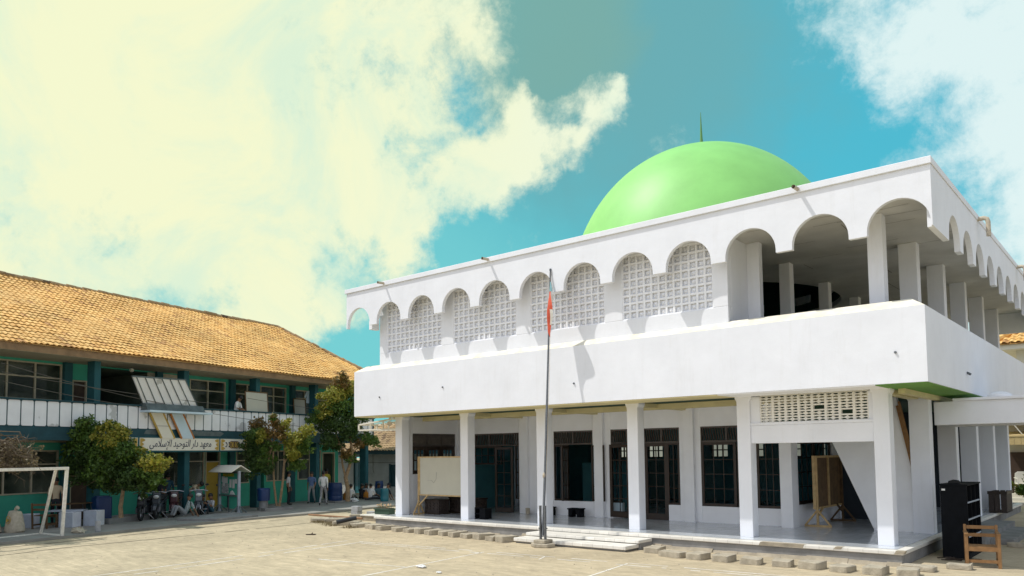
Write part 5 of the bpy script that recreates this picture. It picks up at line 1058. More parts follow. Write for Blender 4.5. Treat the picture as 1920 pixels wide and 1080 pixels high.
# ------------------------------------------------------------------ in front of the school
def sch_pt(px, n, z):                                  # point at height z, n metres out from the school wall, under photo column px
    D = Vector((-sin(SRZ), cos(SRZ), 0)); N_ = Vector((cos(SRZ), sin(SRZ), 0)); y = 900
    for _ in range(6):
        d = ray(px, y); q = CAM+d*((n-(CAM-SO).dot(N_))/d.dot(N_)); p = Vector((q.x, q.y, z)); e = p-CAM; y = CYP-FPX*e.dot(UP)/e.dot(FW)
    return p
gl = empty('football_goal', (-5.0, -8.8, 0), 'white square tube football goal at left edge of the courtyard', 'goal')
gd = Vector((.32, -.947, 0)); gb = Vector((-1.25, -.15, 0)); P = Vector((-5.0, -8.79, .085)); Q = P+gd*3.0
for q, nm in ((P, 'post'), (Q, 'post')): b = MB(); b.bar(q, Vector((q.x+.26*(q is P)+.26*(q is Q), q.y, 2.1)), .085, .085); b.build(nm, 'goal', gl, bevel=.006)
TPp = Vector((P.x+.26, P.y, 2.1)); TQ = Vector((Q.x+.26, Q.y, 2.1))
b = MB(); b.bar(TPp+(TPp-TQ).normalized()*.04, TQ, .085, .085); b.build('crossbar', 'goal', gl, bevel=.006)
for q, tp in ((P, TPp), (Q, TQ)):
    b = MB(); b.bar(q+gb, tp.lerp(TQ if q is P else TPp, .12 if q is P else -.0), .07, .07); b.build('back_stay', 'goal', gl); b = MB(); b.bar(q, q+gb, .06, .06); b.build('side_bar', 'goal', gl)
b = MB(); b.bar(P+gb, Q+gb, .06, .06); b.build('ground_bar', 'goal', gl)
for (x, y, rz, lab) in ((-7.55, -9.25, .2, 'upright beige woven sack with printed badge behind the goal'), (-7.85, -9.85, 1.2, 'slumped beige sack at the left picture edge beside the upright sack')):
    t = empty('sack', (x, y, .08), lab, 'sack', 'woven sacks behind the goal', rz=rz, world=False); b = MB(); k = 14
    prof = [(.30, 0), (.33, .06), (.31, .2), (.27, .42), (.22, .58), (.19, .66), (.06, .69)]
    for r, z in prof:
        for j in range(k): a = 2*pi*j/k; c_, s_ = cos(a), sin(a); b.v.append(((abs(c_)**.7)*(1 if c_ > 0 else -1)*r*(1+random.gauss(0, .03)), (abs(s_)**.7)*(1 if s_ > 0 else -1)*r*.72*(1+random.gauss(0, .03)), z*(1 if rz < 1 else .65)+random.gauss(0, .008)))
    for i in range(len(prof)-1):
        for j in range(k): b.f.append((i*k+j, i*k+(j+1) % k, (i+1)*k+(j+1) % k, (i+1)*k+j)); b.m.append(0)
    b.f.append(tuple((len(prof)-1)*k+j for j in range(k))); b.m.append(0); b.build('body', 'sack', t, smooth=True)
    if rz < 1:
        b = MB(); b.tube([(.0, .02, .66), (.02, 0, .74), (.10, .02, .78)], [.05, .04, .07], 8); b.build('tied_neck', 'sack', t, smooth=True)
        b = MB(); b.tube([(.02+.11*cos(a), -.232+.02*abs(cos(a)), .40+.12*sin(a)) for a in [2*pi*i/18 for i in range(19)]], .010, 5); b.prism([(-.04, .38), (.02, .34), (.08, .38), (.06, .44), (-.02, .44)], 'y', -.245, -.225); b.build('printed_badge', 'gold', t)
def white_block(x, y, w, d, h, rz, lab):
    b = MB(); b.box(-w/2, -d/2, 0, w/2, d/2, h, 0); b.m = [0, 0, 1, 0, 0, 1]; o = b.build('painted_block', ['white_box', 'grey_box'], bevel=.01); o.location = (x, y, .08); o.rotation_euler = (0, 0, rz); return tag(o, lab, 'block', 'painted concrete seats near the goal')  # two sides greyer, their shade is put into the colour
white_block(-8.05, -7.45, .5, .46, .50, .62, 'white painted concrete cube behind the right goal post'); white_block(-7.95, -6.72, .48, .46, .52, .62, 'white painted concrete cube farthest right, next to the tree bed'); white_block(-9.0, -8.35, .42, .40, .46, .6, 'half hidden white painted cube behind the wooden chair frame')
b = MB(); b.box(-.55, -.28, 0, .55, .28, .05); o = b.build('table_slab', 'grey_box', bevel=.006); o.location = (-8.5, -7.35, .585); o.rotation_euler = (0, 0, .95); tag(o, 'thin grey slab laid across the white cube behind the goal', 'slab')
t = empty('wooden_chair', (-8.25, -8.15, .08), 'plain wooden chair frame behind the goal between sack and white cube', 'chair', rz=R_(215), world=False); chair(t, 'wood_mid', .5, .48, .45, .6, .85, False)
tb = empty('school_table', (-9.3, -7.0, .08), 'worn school table with thin metal legs by the school wall', 'table', rz=R_(100), world=False)
b = MB(); b.box(-.75, -.28, .70, .75, .28, .73); b.build('tabletop', 'wood_mid', tb)
for sx in (-1, 1): b = MB(); b.tube([(sx*.6, -.25, .69), (sx*.72, -.25, 0)], .014, 6); b.tube([(sx*.6, .25, .69), (sx*.72, .25, 0)], .014, 6); b.tube([(sx*.66, -.25, .3), (sx*.66, .25, .3)], .012, 6); b.build('leg_frame', 'steel', tb)
def barrel(name, m, loc, r, h, lab, square=False, grp='plastic barrels in front of the school'):
    t = empty(name, loc, lab, 'barrel', grp, world=False)
    if square: b = MB(); b.prism([(r*u, r*v) for u, v in ((-1, -.8), (-.8, -1), (.8, -1), (1, -.8), (1, .8), (.8, 1), (-.8, 1), (-1, .8))], 'z', 0, h); b.box(-r*.9, -r*1.04, h*.3, r*.9, -r*.9, h*.36); b.box(-r*.9, -r*1.04, h*.65, r*.9, -r*.9, h*.71); b.build('body', m, t, bevel=.02)
    else: b = MB(); b.lathe([(.001, 0), (r*.9, 0), (r*.97, h*.1), (r*1.02, h*.3), (r*.97, h*.33), (r*1.03, h*.5), (r*.97, h*.66), (r*1.02, h*.7), (r*.95, h*.93), (r*.9, h)], (0, 0, 0), 20); b.build('body', m, t, smooth=True)
    b = MB(); b.lathe([(.001, h*1.005), (r*.93, h*1.0), (r*.93, h*1.035), (.001, h*1.04)], (0, 0, 0), 20); b.build('lid', m, t); return t
p = sch_pt(190, 1.75, .08); barrel('barrel', 'blue_plastic', p, .27, .92, 'large square dark blue drum left of the tree with yellow tips', True)
barrel('barrel', 'blue_plastic', (-11.33, 6.0, .08), .36, .92, 'wide dark blue barrel behind the walking man in white'); barrel('barrel', 'teal_plastic', (-9.42, 7.57, .08), .21, .62, 'blue green plastic barrel nearest the mosque corner'); barrel('barrel', 'blue_plastic', (-12.6, 9.9, .08), .24, .85, 'blue barrel against the annex wall behind the seated group')
bn = empty('litter_bin', (-9.17, .63, .08), 'blue litter bin on a grey pedestal beside the notice case', 'bin')
b = MB(); b.lathe([(.001, 0), (.20, 0), (.185, .42), (.001, .42)], (-9.17, .63, .08), 16); b.build('pedestal', 'grey_plastic', bn, smooth=True); b = MB(); b.lathe([(.001, .42), (.26, .42), (.28, .9), (.24, .95), (.22, .92), (.001, .6)], (-9.17, .63, .08), 18); b.build('drum', 'blue_plastic', bn, smooth=True)
def bed(x0, y0, x1, y1, d, h, lab):
    v = Vector((x1-x0, y1-y0, 0)); L = v.length; o = Vector((x0, y0, 0)); T = Matrix.Translation(o) @ Matrix.Rotation(math.atan2(v.y, v.x), 4, 'Z'); t = empty('tree_bed', o, lab, 'tree bed', 'concrete tree beds')
    b = MB(); b.box(0, 0, .0, L, .12, h, T=T); b.box(0, d-.12, 0, L, d, h, T=T); b.box(0, .12, 0, .12, d-.12, h, T=T); b.box(L-.12, .12, 0, L, d-.12, h, T=T); b.build('kerb', 'cement', t, bevel=.012); b = MB(); b.box(.12, .12, .0, L-.12, d-.12, h-.05, T=T); b.build('soil', 'mortar', t)
bed(-7.95, -6.2, -8.9, -4.35, 1.0, .27, 'low concrete bed around the tree by the motorcycles'); bed(-8.6, .35, -8.35, 1.55, 1.0, .2, 'low concrete bed around the two stemmed tree'); bed(-10.5, 5.4, -10.6, 6.9, 1.0, .17, 'low concrete bed around the tall tree at the school end')
b = MB(); b.prism([(-7.1, -4.2), (-5.9, -3.3), (-6.3, -1.4), (-8.3, -1.2), (-8.1, -3.3)], 'z', 0, .16); tag(b.build('concrete_slab', 'cement', bevel=.015), 'broad low concrete slab in front of the motorcycles', 'slab')
b = MB(); b.box(-5.45, -7.68, .085, -5.33, -7.55, .42); o = tag(b.build('concrete_stub', 'grey_block', bevel=.012), 'short upright concrete stub at the walkway edge right of the goal', 'stub')
b = MB(); b.sphere((0, 0, .05), .3, 8, sc=(1.2, .55, .3)); b.v = [(q[0]+random.gauss(0, .03), q[1]+random.gauss(0, .03), max(.002, q[2]+random.gauss(0, .03))) for q in b.v]; o = b.build('cloth_rag', 'sack'); o.location = (-5.6, -8.1, .08); tag(o, 'crumpled pale rag lying at the walkway edge by the goal', 'rag')
# glazed notice case
nc = empty('notice_case', (-9.6, -.65, .08), 'roofed green notice case with pinned papers and yellow heading', 'notice case')
PL, PR = Vector((-10.55, -.62, .08)), Vector((-8.75, -.78, .08)); ud = (PR-PL).normalized(); nd = Vector((ud.y, -ud.x, 0)); wN = (PR-PL).length
TN = Matrix(((ud.x, -nd.x, 0, PL.x), (ud.y, -nd.y, 0, PL.y), (0, 0, 1, .08), (0, 0, 0, 1)))       # x along the case, -y to the front
for x in (0, wN):
    b = MB(); b.box(x-.05, -.05, 0, x+.05, .05, 1.72, T=TN); b.build('post', 'grey_box', nc)
    for s in (-1, 1): b = MB(); b.bar(TN @ Vector((x, 0, .32)), TN @ Vector((x+.0, s*.35, .0)), .04, .04); b.bar(TN @ Vector((x, 0, .32)), TN @ Vector((x+s*.28, 0, .0)), .04, .04); b.build('strut', 'grey_teal', nc)
b = MB(); b.box(.05, .02, .72, wN-.05, .06, 1.66, T=TN); b.box(wN*.52, .0, .15, wN-.05, .03, .72, T=TN); b.build('back_panel', 'green_wall', nc)
b = MB(); b.box(.05, -.06, .66, wN-.05, .07, .72, T=TN); b.box(.05, -.06, 1.62, wN-.05, .07, 1.70, T=TN); b.box(wN*.5-.03, -.03, 0, wN*.5+.03, .03, .66, T=TN); b.build('rail', 'grey_teal', nc)
b = MB(); b.prism([(-.42, 1.66), (0, 1.92), (.42, 1.66), (.42, 1.69), (0, 1.96), (-.42, 1.69)], 'x', -.18, wN+.18); b.xform(TN); b.build('roof', 'sign_bg', nc)
for i, (x, z, w, h, m) in enumerate([(.16, .76, .66, .42, 'news'), (.18, 1.22, .26, .26, 'paper'), (.30, 1.08, .18, .34, 'paper'), (.50, 1.2, .24, .24, 'paper'), (.92, 1.02, .19, .34, 'paper'), (1.20, 1.0, .20, .36, 'paper'), (1.45, 1.2, .16, .18, 'paper')]): b = MB(); b.box(x, .008-.002*i, z, x+w, .016-.002*i, z+h, T=TN); b.build('pinned_paper', m, nc)
b = MB(); b.prism([(1.0, .74), (1.42, .74), (1.34, .82), (1.2, .90), (1.08, .86)], 'y', -.02, .015); b.xform(TN); b.build('crumpled_paper', 'paper', nc)
TXT = Matrix(((1, 0, 0, 0), (0, 0, -1, 0), (0, 1, 0, 0), (0, 0, 0, 1)))
for w_, x_ in (('MALLI', .55), ('SUMBER', 1.08)):
    o = text_mesh(w_, .17, TN @ Matrix.Translation((x_, -.012, 1.54)) @ TXT, 'heading', 'yellow_text', nc, sx=.92, off=.004); o.data.transform(Matrix.Translation(-Vector(nc.location)))
# boards, laundry and lamp on the upper gallery
def gal(s, n, z): return ST @ Vector((n, s, z))
def flat_board(name, s0, s1, z0, z1, n, lab, tilt=.08):
    t = empty(name, gal((s0+s1)/2, n, 3.48), lab, 'whiteboard', 'whiteboards on the upper gallery', rz=SRZ, world=False); w = s1-s0; z0 -= 3.48; z1 -= 3.48
    b = MB(); b.prism([(tilt, z0), (tilt+.02, z0), (.02, z1), (0, z1)], 'y', -w/2, w/2); b.build('board', 'wb', t)
    b = MB()
    for y in (-w/2, w/2): b.bar((tilt+.01, y, z0), (.01, y, z1), .05, .04)
    b.bar((.012, -w/2, z1), (.012, w/2, z1), .05, .05); b.build('frame', 'wood_mid', t)
    for y in (-w/2+.1, w/2-.1): b = MB(); b.bar((tilt, y, 0), (tilt, y, z0), .04, .04); b.build('leg', 'wood_mid', t)
flat_board('whiteboard', -4.62, -3.30, 4.2, 5.30, 1.45, 'cream whiteboard on the upper gallery right of the man in white'); flat_board('whiteboard', -.4, .42, 4.1, 5.26, .35, 'narrow whiteboard behind a column near the end of the upper gallery')
t = empty('shirt', gal(.0, 1.0, 5.02), 'pale blue shirt hung up to dry on the upper gallery', 'shirt', rz=SRZ, world=False); b = MB(); b.prism([(-.16, 0), (.16, 0), (.15, .42), (.26, .25), (.31, .31), (.14, .6), (.05, .63), (-.05, .63), (-.14, .6), (-.31, .31), (-.26, .25), (-.15, .42)], 'x', -.03, .03); b.build('cloth', 'kiosk', t, bevel=.02); b = MB(); b.tube([(0, 0, .6), (0, 0, .72), (0, .05, .75)], .006, 5); b.build('hanger', 'steel', t)
t = empty('hanging_lamp', gal(-9.81, .8, 5.9), 'round white bulb hanging from the upper gallery ceiling', 'lamp', rz=SRZ, world=False); b = MB(); b.tube([(0, 0, .06), (0, 0, .0)], .008, 5); b.build('cord', 'cable', t); b = MB(); b.sphere((0, 0, -.08), .085, 10); b.build('bulb', 'bulb', t, smooth=True)
for i, (pa, pb, sag, lab) in enumerate([((-15.3, 1.9, 5.49), (-7.4, 1.9, 4.3), .12, 'highest thin cable slanting across the left of the upper gallery'), ((-15.3, 1.95, 5.2), (-6.0, 1.95, 4.6), .10, 'second thin cable running across the upper gallery windows'), ((-15.3, 2.0, 4.9), (-9.8, 2.0, 4.25), .06, 'lowest thin cable ending at the white pulpit front'), ((-7.6, 2.25, 4.22), (3.4, 2.25, 3.55), .10, 'dark cable sagging in front of the white balcony panels'), ((-5.0, 2.0, 4.95), (4.2, 2.0, 4.55), .08, 'thin cable crossing the gallery behind the man in white')]):
    A, Bq = gal(pa[0], pa[1], pa[2]), gal(pb[0], pb[1], pb[2]); b = MB(); b.tube([A.lerp(Bq, k/12)-Vector((0, 0, sag*4*(k/12)*(1-k/12))) for k in range(13)], .011, 5); tag(b.build('cable', 'cable'), lab, 'cable', 'cables along the school front')

# ------------------------------------------------------------------ motorcycles
def motorcycle(loc, rz, body_m, lab):
    t = empty('motorcycle', loc, lab, 'motorcycle', 'motorcycles parked before the school', rz=rz, world=False)      # faces +x
    for x, nm in ((.62, 'wheel'), (-.60, 'wheel')):
        b = MB(); b.lathe([(.20, -.025), (.215, 0), (.20, .025)], (0, 0, 0), 20); b.lathe([(.03, -.05), (.03, .05)], (0, 0, 0), 8)
        for i in range(5): a = 2*pi*i/5; b.bar((.03*cos(a), .03*sin(a), 0), (.2*cos(a), .2*sin(a), 0), .03, .02)
        R = Matrix.Translation((x, 0, .285)) @ Matrix.Rotation(pi/2, 4, 'X'); b.xform(R); w = b.build(nm, 'chrome', t)
        b = MB(); b.lathe([(.205, -.04), (.25, -.05), (.285, -.02), (.285, .02), (.25, .05), (.205, .04), (.205, -.04)], (0, 0, 0), 24); b.xform(R); b.build('tyre', 'rubber', w, smooth=True)
    b = MB(); b.prism([(-.75, .62), (-.2, .56), (.05, .42), (.32, .40), (.42, .55), (.52, .88), (.42, .95), (.30, .70), (.10, .60), (-.1, .68), (-.82, .80)], 'y', -.10, .10); b.prism([(-.25, .24), (.25, .24), (.28, .42), (.0, .50), (-.3, .5)], 'y', -.12, .12); b.build('body', body_m, t, bevel=.03)
    b = MB(); b.prism([(-.80, .80), (-.1, .68), (.08, .72), (-.05, .80), (-.5, .84), (-.78, .88)], 'y', -.12, .12); b.build('seat', 'rubber', t, bevel=.03)
    b = MB(); b.prism([(.36, .58), (.66, .44), (.70, .62), (.60, .98), (.46, 1.0)], 'y', -.13, .13); b.prism([(.40, .35), (.72, .28), (.70, .50), (.45, .60)], 'y', -.17, -.10); b.prism([(.40, .35), (.72, .28), (.70, .50), (.45, .60)], 'y', .10, .17); b.build('fairing', body_m, t, bevel=.025)
    b = MB(); b.sphere((.64, 0, .84), .085, 8, sc=(.7, 1.25, .8)); b.build('headlight', 'lens', t, smooth=True)
    b = MB(); b.prism([(.40, .56), (.50, .60), (.64, .60), (.82, .50), (.92, .36), (.86, .38), (.78, .52), (.62, .57)], 'y', -.06, .06); b.build('mudguard', body_m, t, bevel=.01)
    b = MB(); b.tube([(.48, -.33, .98), (.50, -.18, 1.02), (.50, .18, 1.02), (.48, .33, .98)], .018, 8); b.build('handlebar', 'chrome', t)
    for s in (-1, 1):
        b = MB(); b.bar((.62, s*.07, .285), (.50, s*.06, .80), .035, .035); b.build('fork', 'chrome', t)
        b = MB(); b.tube([(.50, s*.2, 1.02), (.48, s*.28, 1.2)], .008, 5); b.sphere((.47, s*.30, 1.23), .055, 7, sc=(.35, 1.2, .8)); b.build('mirror', 'rubber', t, smooth=True)
        b = MB(); b.bar((-.60, s*.08, .285), (-.45, s*.1, .66), .03, .03); b.build('shock', 'chrome', t)
    b = MB(); b.tube([(.1, -.15, .26), (-.3, -.17, .28), (-.75, -.18, .38)], [.03, .045, .05], 8); b.build('exhaust', 'chrome', t, smooth=True)
    b = MB(); b.bar((-.82, -.09, .72), (-.90, .09, .70), .06, .05); b.build('tail_light', 'bike_red', t)
    b = MB(); b.bar((0, -.3, .24), (0, .3, .24), .025, .025); b.bar((-.05, .05, .24), (-.12, .25, 0), .025, .025); b.build('footrest', 'chrome', t)
    return t
motorcycle((-8.75, -4.55, .08), R_(-42), 'bike_black', 'black motorcycle nearest the bushy tree trunk'); motorcycle((-9.05, -3.9, .08), R_(-38), 'bike_grey', 'grey motorcycle second from the bushy tree')
motorcycle((-9.35, -3.1, .08), R_(-35), 'bike_red', 'dark motorcycle behind the sitting man in patterned shirt'); motorcycle((-9.1, -2.3, .08), R_(-30), 'bike_grey', 'grey motorcycle farthest right, left of the notice case')

# ------------------------------------------------------------------ people
SKIN = mat('brown_skin', (.22, .115, .06), .55, .1, 8); HAIR = mat('black_hair', (.008, .007, .007), .5)
def patt(name, a, c, sc=26):
    m = mat(name, a, .85, col2=c, vscale=sc, detail=2); return m
CL = {'white': mat('cloth_white', (.72, .72, .70), .85, .1, 8), 'grey': mat('cloth_grey', (.34, .35, .36), .85, .15, 10), 'blue': patt('cloth_blue_print', (.05, .11, .26), (.16, .22, .36), 30), 'yellow': mat('cloth_yellow', (.48, .40, .05), .85), 'teal': mat('cloth_teal', (.03, .10, .14), .85),
      'cream': mat('cloth_cream', (.50, .41, .27), .85), 'print': patt('cloth_green_print', (.06, .13, .13), (.55, .60, .58), 34), 'dark': mat('cloth_dark', (.015, .017, .024), .85), 'jeans': mat('cloth_pale_jeans', (.24, .26, .27), .85), 'sarong': patt('cloth_sarong', (.13, .13, .15), (.42, .42, .42), 22), 'ltgrey': mat('cloth_pale_grey', (.46, .47, .48), .85), 'shoe': mat('shoe_dark', (.03, .025, .02), .7)}
def V(*a): return Vector(a)
def pose(kind):
    J = {'pel': V(0, 0, .94), 'spi': V(0, .01, 1.12), 'che': V(0, .0, 1.32), 'nec': V(0, .0, 1.48), 'hd0': V(0, -.015, 1.56), 'hd1': V(0, -.02, 1.66)}
    for s, k in ((-1, 'R'), (1, 'L')):
        J.update({'hip'+k: V(s*.09, 0, .90), 'kne'+k: V(s*.10, -.02, .50), 'ank'+k: V(s*.10, .02, .08), 'toe'+k: V(s*.115, -.15, .03), 'sho'+k: V(s*.175, .0, 1.41), 'elb'+k: V(s*.225, .04, 1.14), 'wri'+k: V(s*.215, -.05, .90), 'pal'+k: V(s*.205, -.075, .82)})
    if kind == 'walk':
        J.update({'kneR': V(-.10, -.20, .54), 'ankR': V(-.10, -.20, .10), 'toeR': V(-.115, -.36, .06), 'kneL': V(.10, .04, .50), 'ankL': V(.10, .30, .16), 'toeL': V(.115, .20, .03), 'elbR': V(-.235, .14, 1.16), 'wriR': V(-.235, .06, .92), 'palR': V(-.23, .03, .84), 'elbL': V(.235, -.06, 1.15), 'wriL': V(.22, -.20, .95), 'palL': V(.21, -.25, .88)})
    if kind == 'lean':
        for k in ('spi', 'che', 'nec', 'hd0', 'hd1'): J[k] += V(0, -.10*(J[k].z-.94)/.2*.55, -.02)
        for s, k in ((-1, 'R'), (1, 'L')): J.update({'sho'+k: V(s*.175, -.13, 1.38), 'elb'+k: V(s*.24, -.18, 1.11), 'wri'+k: V(s*.12, -.38, 1.02), 'pal'+k: V(s*.05, -.43, 1.0)})
        J['hd1'] += V(0, -.05, -.02)
    if kind == 'bend':
        J.update({'spi': V(0, -.14, 1.06), 'che': V(0, -.32, 1.16), 'nec': V(0, -.46, 1.24), 'hd0': V(0, -.54, 1.26), 'hd1': V(0, -.63, 1.28)})
        for s, k in ((-1, 'R'), (1, 'L')): J.update({'sho'+k: V(s*.175, -.38, 1.19), 'elb'+k: V(s*.21, -.44, .93), 'wri'+k: V(s*.18, -.56, .75), 'pal'+k: V(s*.17, -.60, .68)})
    if kind in ('sit', 'cross', 'prop', 'lounge'):
        d = V(0, 0, -.82)
        for k in ('pel', 'spi', 'che', 'nec', 'hd0', 'hd1'): J[k] += d
        lean = {'sit': -.06, 'cross': -.10, 'prop': .16, 'lounge': .34}[kind]
        for k in ('spi', 'che', 'nec', 'hd0', 'hd1'): J[k] += V(0, lean*(J[k].z-.12)/.6, 0)
        for s, k in ((-1, 'R'), (1, 'L')):
            sh = J['nec']+V(s*.175, 0, -.07); J['sho'+k] = sh
            if kind == 'cross': J.update({'hip'+k: V(s*.10, -.02, .11), 'kne'+k: V(s*.36, -.26, .15), 'ank'+k: V(-s*.06, -.34-(.06*(s > 0)), .07), 'toe'+k: V(-s*.18, -.30-(.06*(s > 0)), .05), 'elb'+k: sh+V(s*.07, -.06, -.25), 'wri'+k: sh+V(-s*.02, -.26, -.36), 'pal'+k: sh+V(-s*.06, -.33, -.38)})
            else:
                kz, ky = (.46, -.36) if kind != 'lounge' else (.16, -.48)
                J.update({'hip'+k: V(s*.09, -.02, .12), 'kne'+k: V(s*.16, ky, kz), 'ank'+k: V(s*.14, -.52 if kind != 'lounge' else -.88, .08), 'toe'+k: V(s*.15, -.68 if kind != 'lounge' else -.92, .04 if kind != 'lounge' else .2)})
                if kind == 'sit': J.update({'elb'+k: sh+V(s*.06, -.10, -.24), 'wri'+k: V(s*.10, -.40, .50), 'pal'+k: V(s*.05, -.45, .52)})
                else: J.update({'elb'+k: sh+V(s*.08, .10, -.26), 'wri'+k: sh+V(s*.10, .22, -.48)*1., 'pal'+k: V(sh.x+s*.10, sh.y+.26, .035)})
    return J
RAD = {'pel': .145, 'spi': .13, 'che': .145, 'nec': .058, 'hd0': .088, 'hd1': .092, 'hip': .10, 'kne': .062, 'ank': .045, 'toe': .038, 'sho': .066, 'elb': .046, 'wri': .030, 'pal': .032}
def person(lab, loc, rz, kind, shirt, pants, h=1.62, group=None, sleeve='short', hat=False, skirt=False, z=None):
    t = empty('person', loc, lab, 'person', group, rz=rz, world=False); k = h/1.76; J = pose(kind)
    vs, rs, ed, reg = [], [], [], []
    def add(p, r, par=None, region=None):
        vs.append(p*k); rs.append(r*k)
        if par is not None: ed.append((par, len(vs)-1)); reg.append(region)
        return len(vs)-1
    ix = {'pel': add(J['pel'], RAD['pel'])}
    for a, c, g in (('pel', 'spi', 'shirt'), ('spi', 'che', 'shirt'), ('che', 'nec', 'skin'), ('nec', 'hd0', 'skin'), ('hd0', 'hd1', 'skin')): ix[c] = add(J[c], RAD[c], ix[a], g)
    hv = (J['hd1']-J['hd0']).normalized(); fw = (V(0, -1, 0)-hv*V(0, -1, 0).dot(hv)).normalized(); sd_ = hv.cross(fw); hc = J['hd0'].lerp(J['hd1'], .5)
    add(hc+fw*.112-hv*.015, .014, ix['hd0'], 'skin')                     # nose
    for s in (-1, 1): add(hc+sd_*s*.098, .016, ix['hd0'], 'skin')        # ears
    for q in 'RL':
        leg = 'pants'
        for a, c, g in (('pel', 'hip'+q, leg), ('hip'+q, 'kne'+q, leg), ('kne'+q, 'ank'+q, leg), ('ank'+q, 'toe'+q, 'shoe'), ('che', 'sho'+q, 'shirt'), ('sho'+q, 'elb'+q, 'shirt'), ('elb'+q, 'wri'+q, 'shirt' if sleeve == 'long' else 'skin'), ('wri'+q, 'pal'+q, 'skin')):
            r = RAD[c[:3]]*(1.22 if skirt and c[:3] in ('kne', 'ank') else 1); ix[c] = add(J[c], r, ix[a], g)
        d = (J['pal'+q]-J['wri'+q]).normalized(); sp = d.cross(V(1, 0, 0)); sp = sp.normalized() if sp.length > .1 else V(0, 1, 0); cu = d.cross(sp)
        for f in range(4):
            o = (f-1.5)*.021; L = (.066, .076, .072, .056)[f]; m_ = add(J['pal'+q]+sp*o+d*.035, .0085, ix['pal'+q], 'skin'); n_ = add(J['pal'+q]+sp*o+d*(.035+L*.5)+cu*.004, .008, m_, 'skin'); add(J['pal'+q]+sp*o*1.05+d*(.035+L)+cu*.018, .007, n_, 'skin')
        m_ = add(J['wri'+q].lerp(J['pal'+q], .5)+sp*.038, .010, ix['wri'+q], 'skin'); add(J['pal'+q]+sp*.052+d*.02, .008, m_, 'skin')
    me = bpy.data.meshes.new('body'); me.from_pydata([tuple(v) for v in vs], ed, []); me.update(); o = bpy.data.objects.new('body', me); COL.objects.link(o)
    md = o.modifiers.new('skin', 'SKIN'); md.use_smooth_shade = True; md.branch_smoothing = .6
    for i, sv in enumerate(me.skin_vertices[0].data): sv.radius = (rs[i], rs[i]); sv.use_root = (i == 0)
    fl_ = {ix['pel']: (1.15, .82), ix['spi']: (1.12, .80), ix['che']: (1.12, .76)}
    for i, (a_, b_) in fl_.items(): me.skin_vertices[0].data[i].radius = (rs[i]*a_, rs[i]*b_)
    o.modifiers.new('sub', 'SUBSURF').levels = 1
    bpy.context.view_layer.update(); nm = bpy.data.meshes.new_from_object(o.evaluated_get(bpy.context.evaluated_depsgraph_get())); bpy.data.objects.remove(o); nm.name = 'body'
    mats = {'skin': SKIN, 'shirt': CL[shirt], 'pants': CL[pants], 'shoe': CL['shoe']}; order = list(mats); nm.materials.clear()
    for g in order: nm.materials.append(mats[g])
    segs = [(vs[a], vs[c], reg[i]) for i, (a, c) in enumerate(ed)]
    for p in nm.polygons:
        c = p.center; best = (9, 'shirt')
        for a, q, g in segs:
            ab = q-a; u = max(0, min(1, (c-a).dot(ab)/max(1e-9, ab.length_squared))); dd = (c-(a+ab*u)).length
            gg = g
            if g == 'skin' and (a-vs[ix['che']]).length < 1e-4: gg = 'shirt' if u < .75 else 'skin'
            if g == 'skin' and u < .06 and sleeve == 'short' and any((a-vs[ix['elb'+w]]).length < 1e-4 for w in 'RL'): gg = 'shirt'
            if dd < best[0]: best = (dd, gg)
        p.material_index = order.index(best[1])
    body = bpy.data.objects.new('body', nm); COL.objects.link(body); body.parent = t
    hc *= k; F3 = Matrix(((sd_.x, -fw.x, hv.x, hc.x), (sd_.y, -fw.y, hv.y, hc.y), (sd_.z, -fw.z, hv.z, hc.z), (0, 0, 0, 1)))
    b = MB(); b.sphere((0, .014*k, .045*k), .108*k, 10, sc=(.96, 1.02, .98)); b.v = [(x, y, max(zz, (.012 if y < -.02*k else -.06 if y > .03*k else -.02)*k)) for x, y, zz in b.v]; b.xform(F3); b.build('hair', HAIR, t, smooth=True)
    for s in (-1, 1): b = MB(); b.sphere((s*.034*k, -.086*k, .012*k), .012*k, 6); b.xform(F3); b.build('eye', HAIR, t)
    b = MB(); b.bar((-.024*k, -.088*k, -.052*k), (.024*k, -.088*k, -.052*k), .010*k, .008*k); b.xform(F3); b.build('mouth', mat('lips', (.16, .06, .045), .6), t)
    if hat: b = MB(); b.lathe([(.001, .15*k), (.09*k, .14*k), (.11*k, .06*k), (.16*k, .05*k)], (0, 0, 0), 14); b.xform(F3); b.build('cap', CL['dark'], t)
    if skirt: b = MB(); a0 = J['pel']*k; b.lathe([(.15*k, .06), (.17*k, -.12*k), (.20*k, -.40*k), (.21*k, -.62*k)], (a0.x, a0.y, a0.z), 16); b.build('sarong', CL[pants], t, smooth=True)
    return t
TC = lambda p: math.atan2(CAM.x-p[0], -(CAM.y-p[1]))          # rotation that turns a figure's face to the camera
p = atZ(541, 947, .08); person('boy in grey shirt and dark trousers standing beside the two stemmed tree', p, TC(p)+R_(75), 'stand', 'ltgrey', 'dark', 1.60)
p = sch_pt(584, 2.0, .08); person('boy in blue patterned shirt and pale trousers walking towards the court', p, TC(p)-R_(15), 'walk', 'blue', 'jeans', 1.56)
p = atZ(606, 948, .08); person('boy in loose white long sleeved shirt and checked sarong walking away', p, TC(p)+R_(165), 'walk', 'white', 'sarong', 1.62, sleeve='long', skirt=False)
p = sch_pt(612, .45, .1); person('boy in yellow shirt standing in the open school doorway', p, TC(p)+R_(25), 'stand', 'yellow', 'dark', 1.60)
p = gal(-5.0, 1.28, 3.48); person('man in white shirt leaning on the upper gallery rail', p, SRZ+R_(90)+R_(20), 'lean', 'white', 'dark', 1.66)
p = sch_pt(103, .95, .08); person('person in grey beige shirt standing by the wall behind the goal', p, TC(p)+R_(8), 'stand', 'cream', 'dark', 1.66)
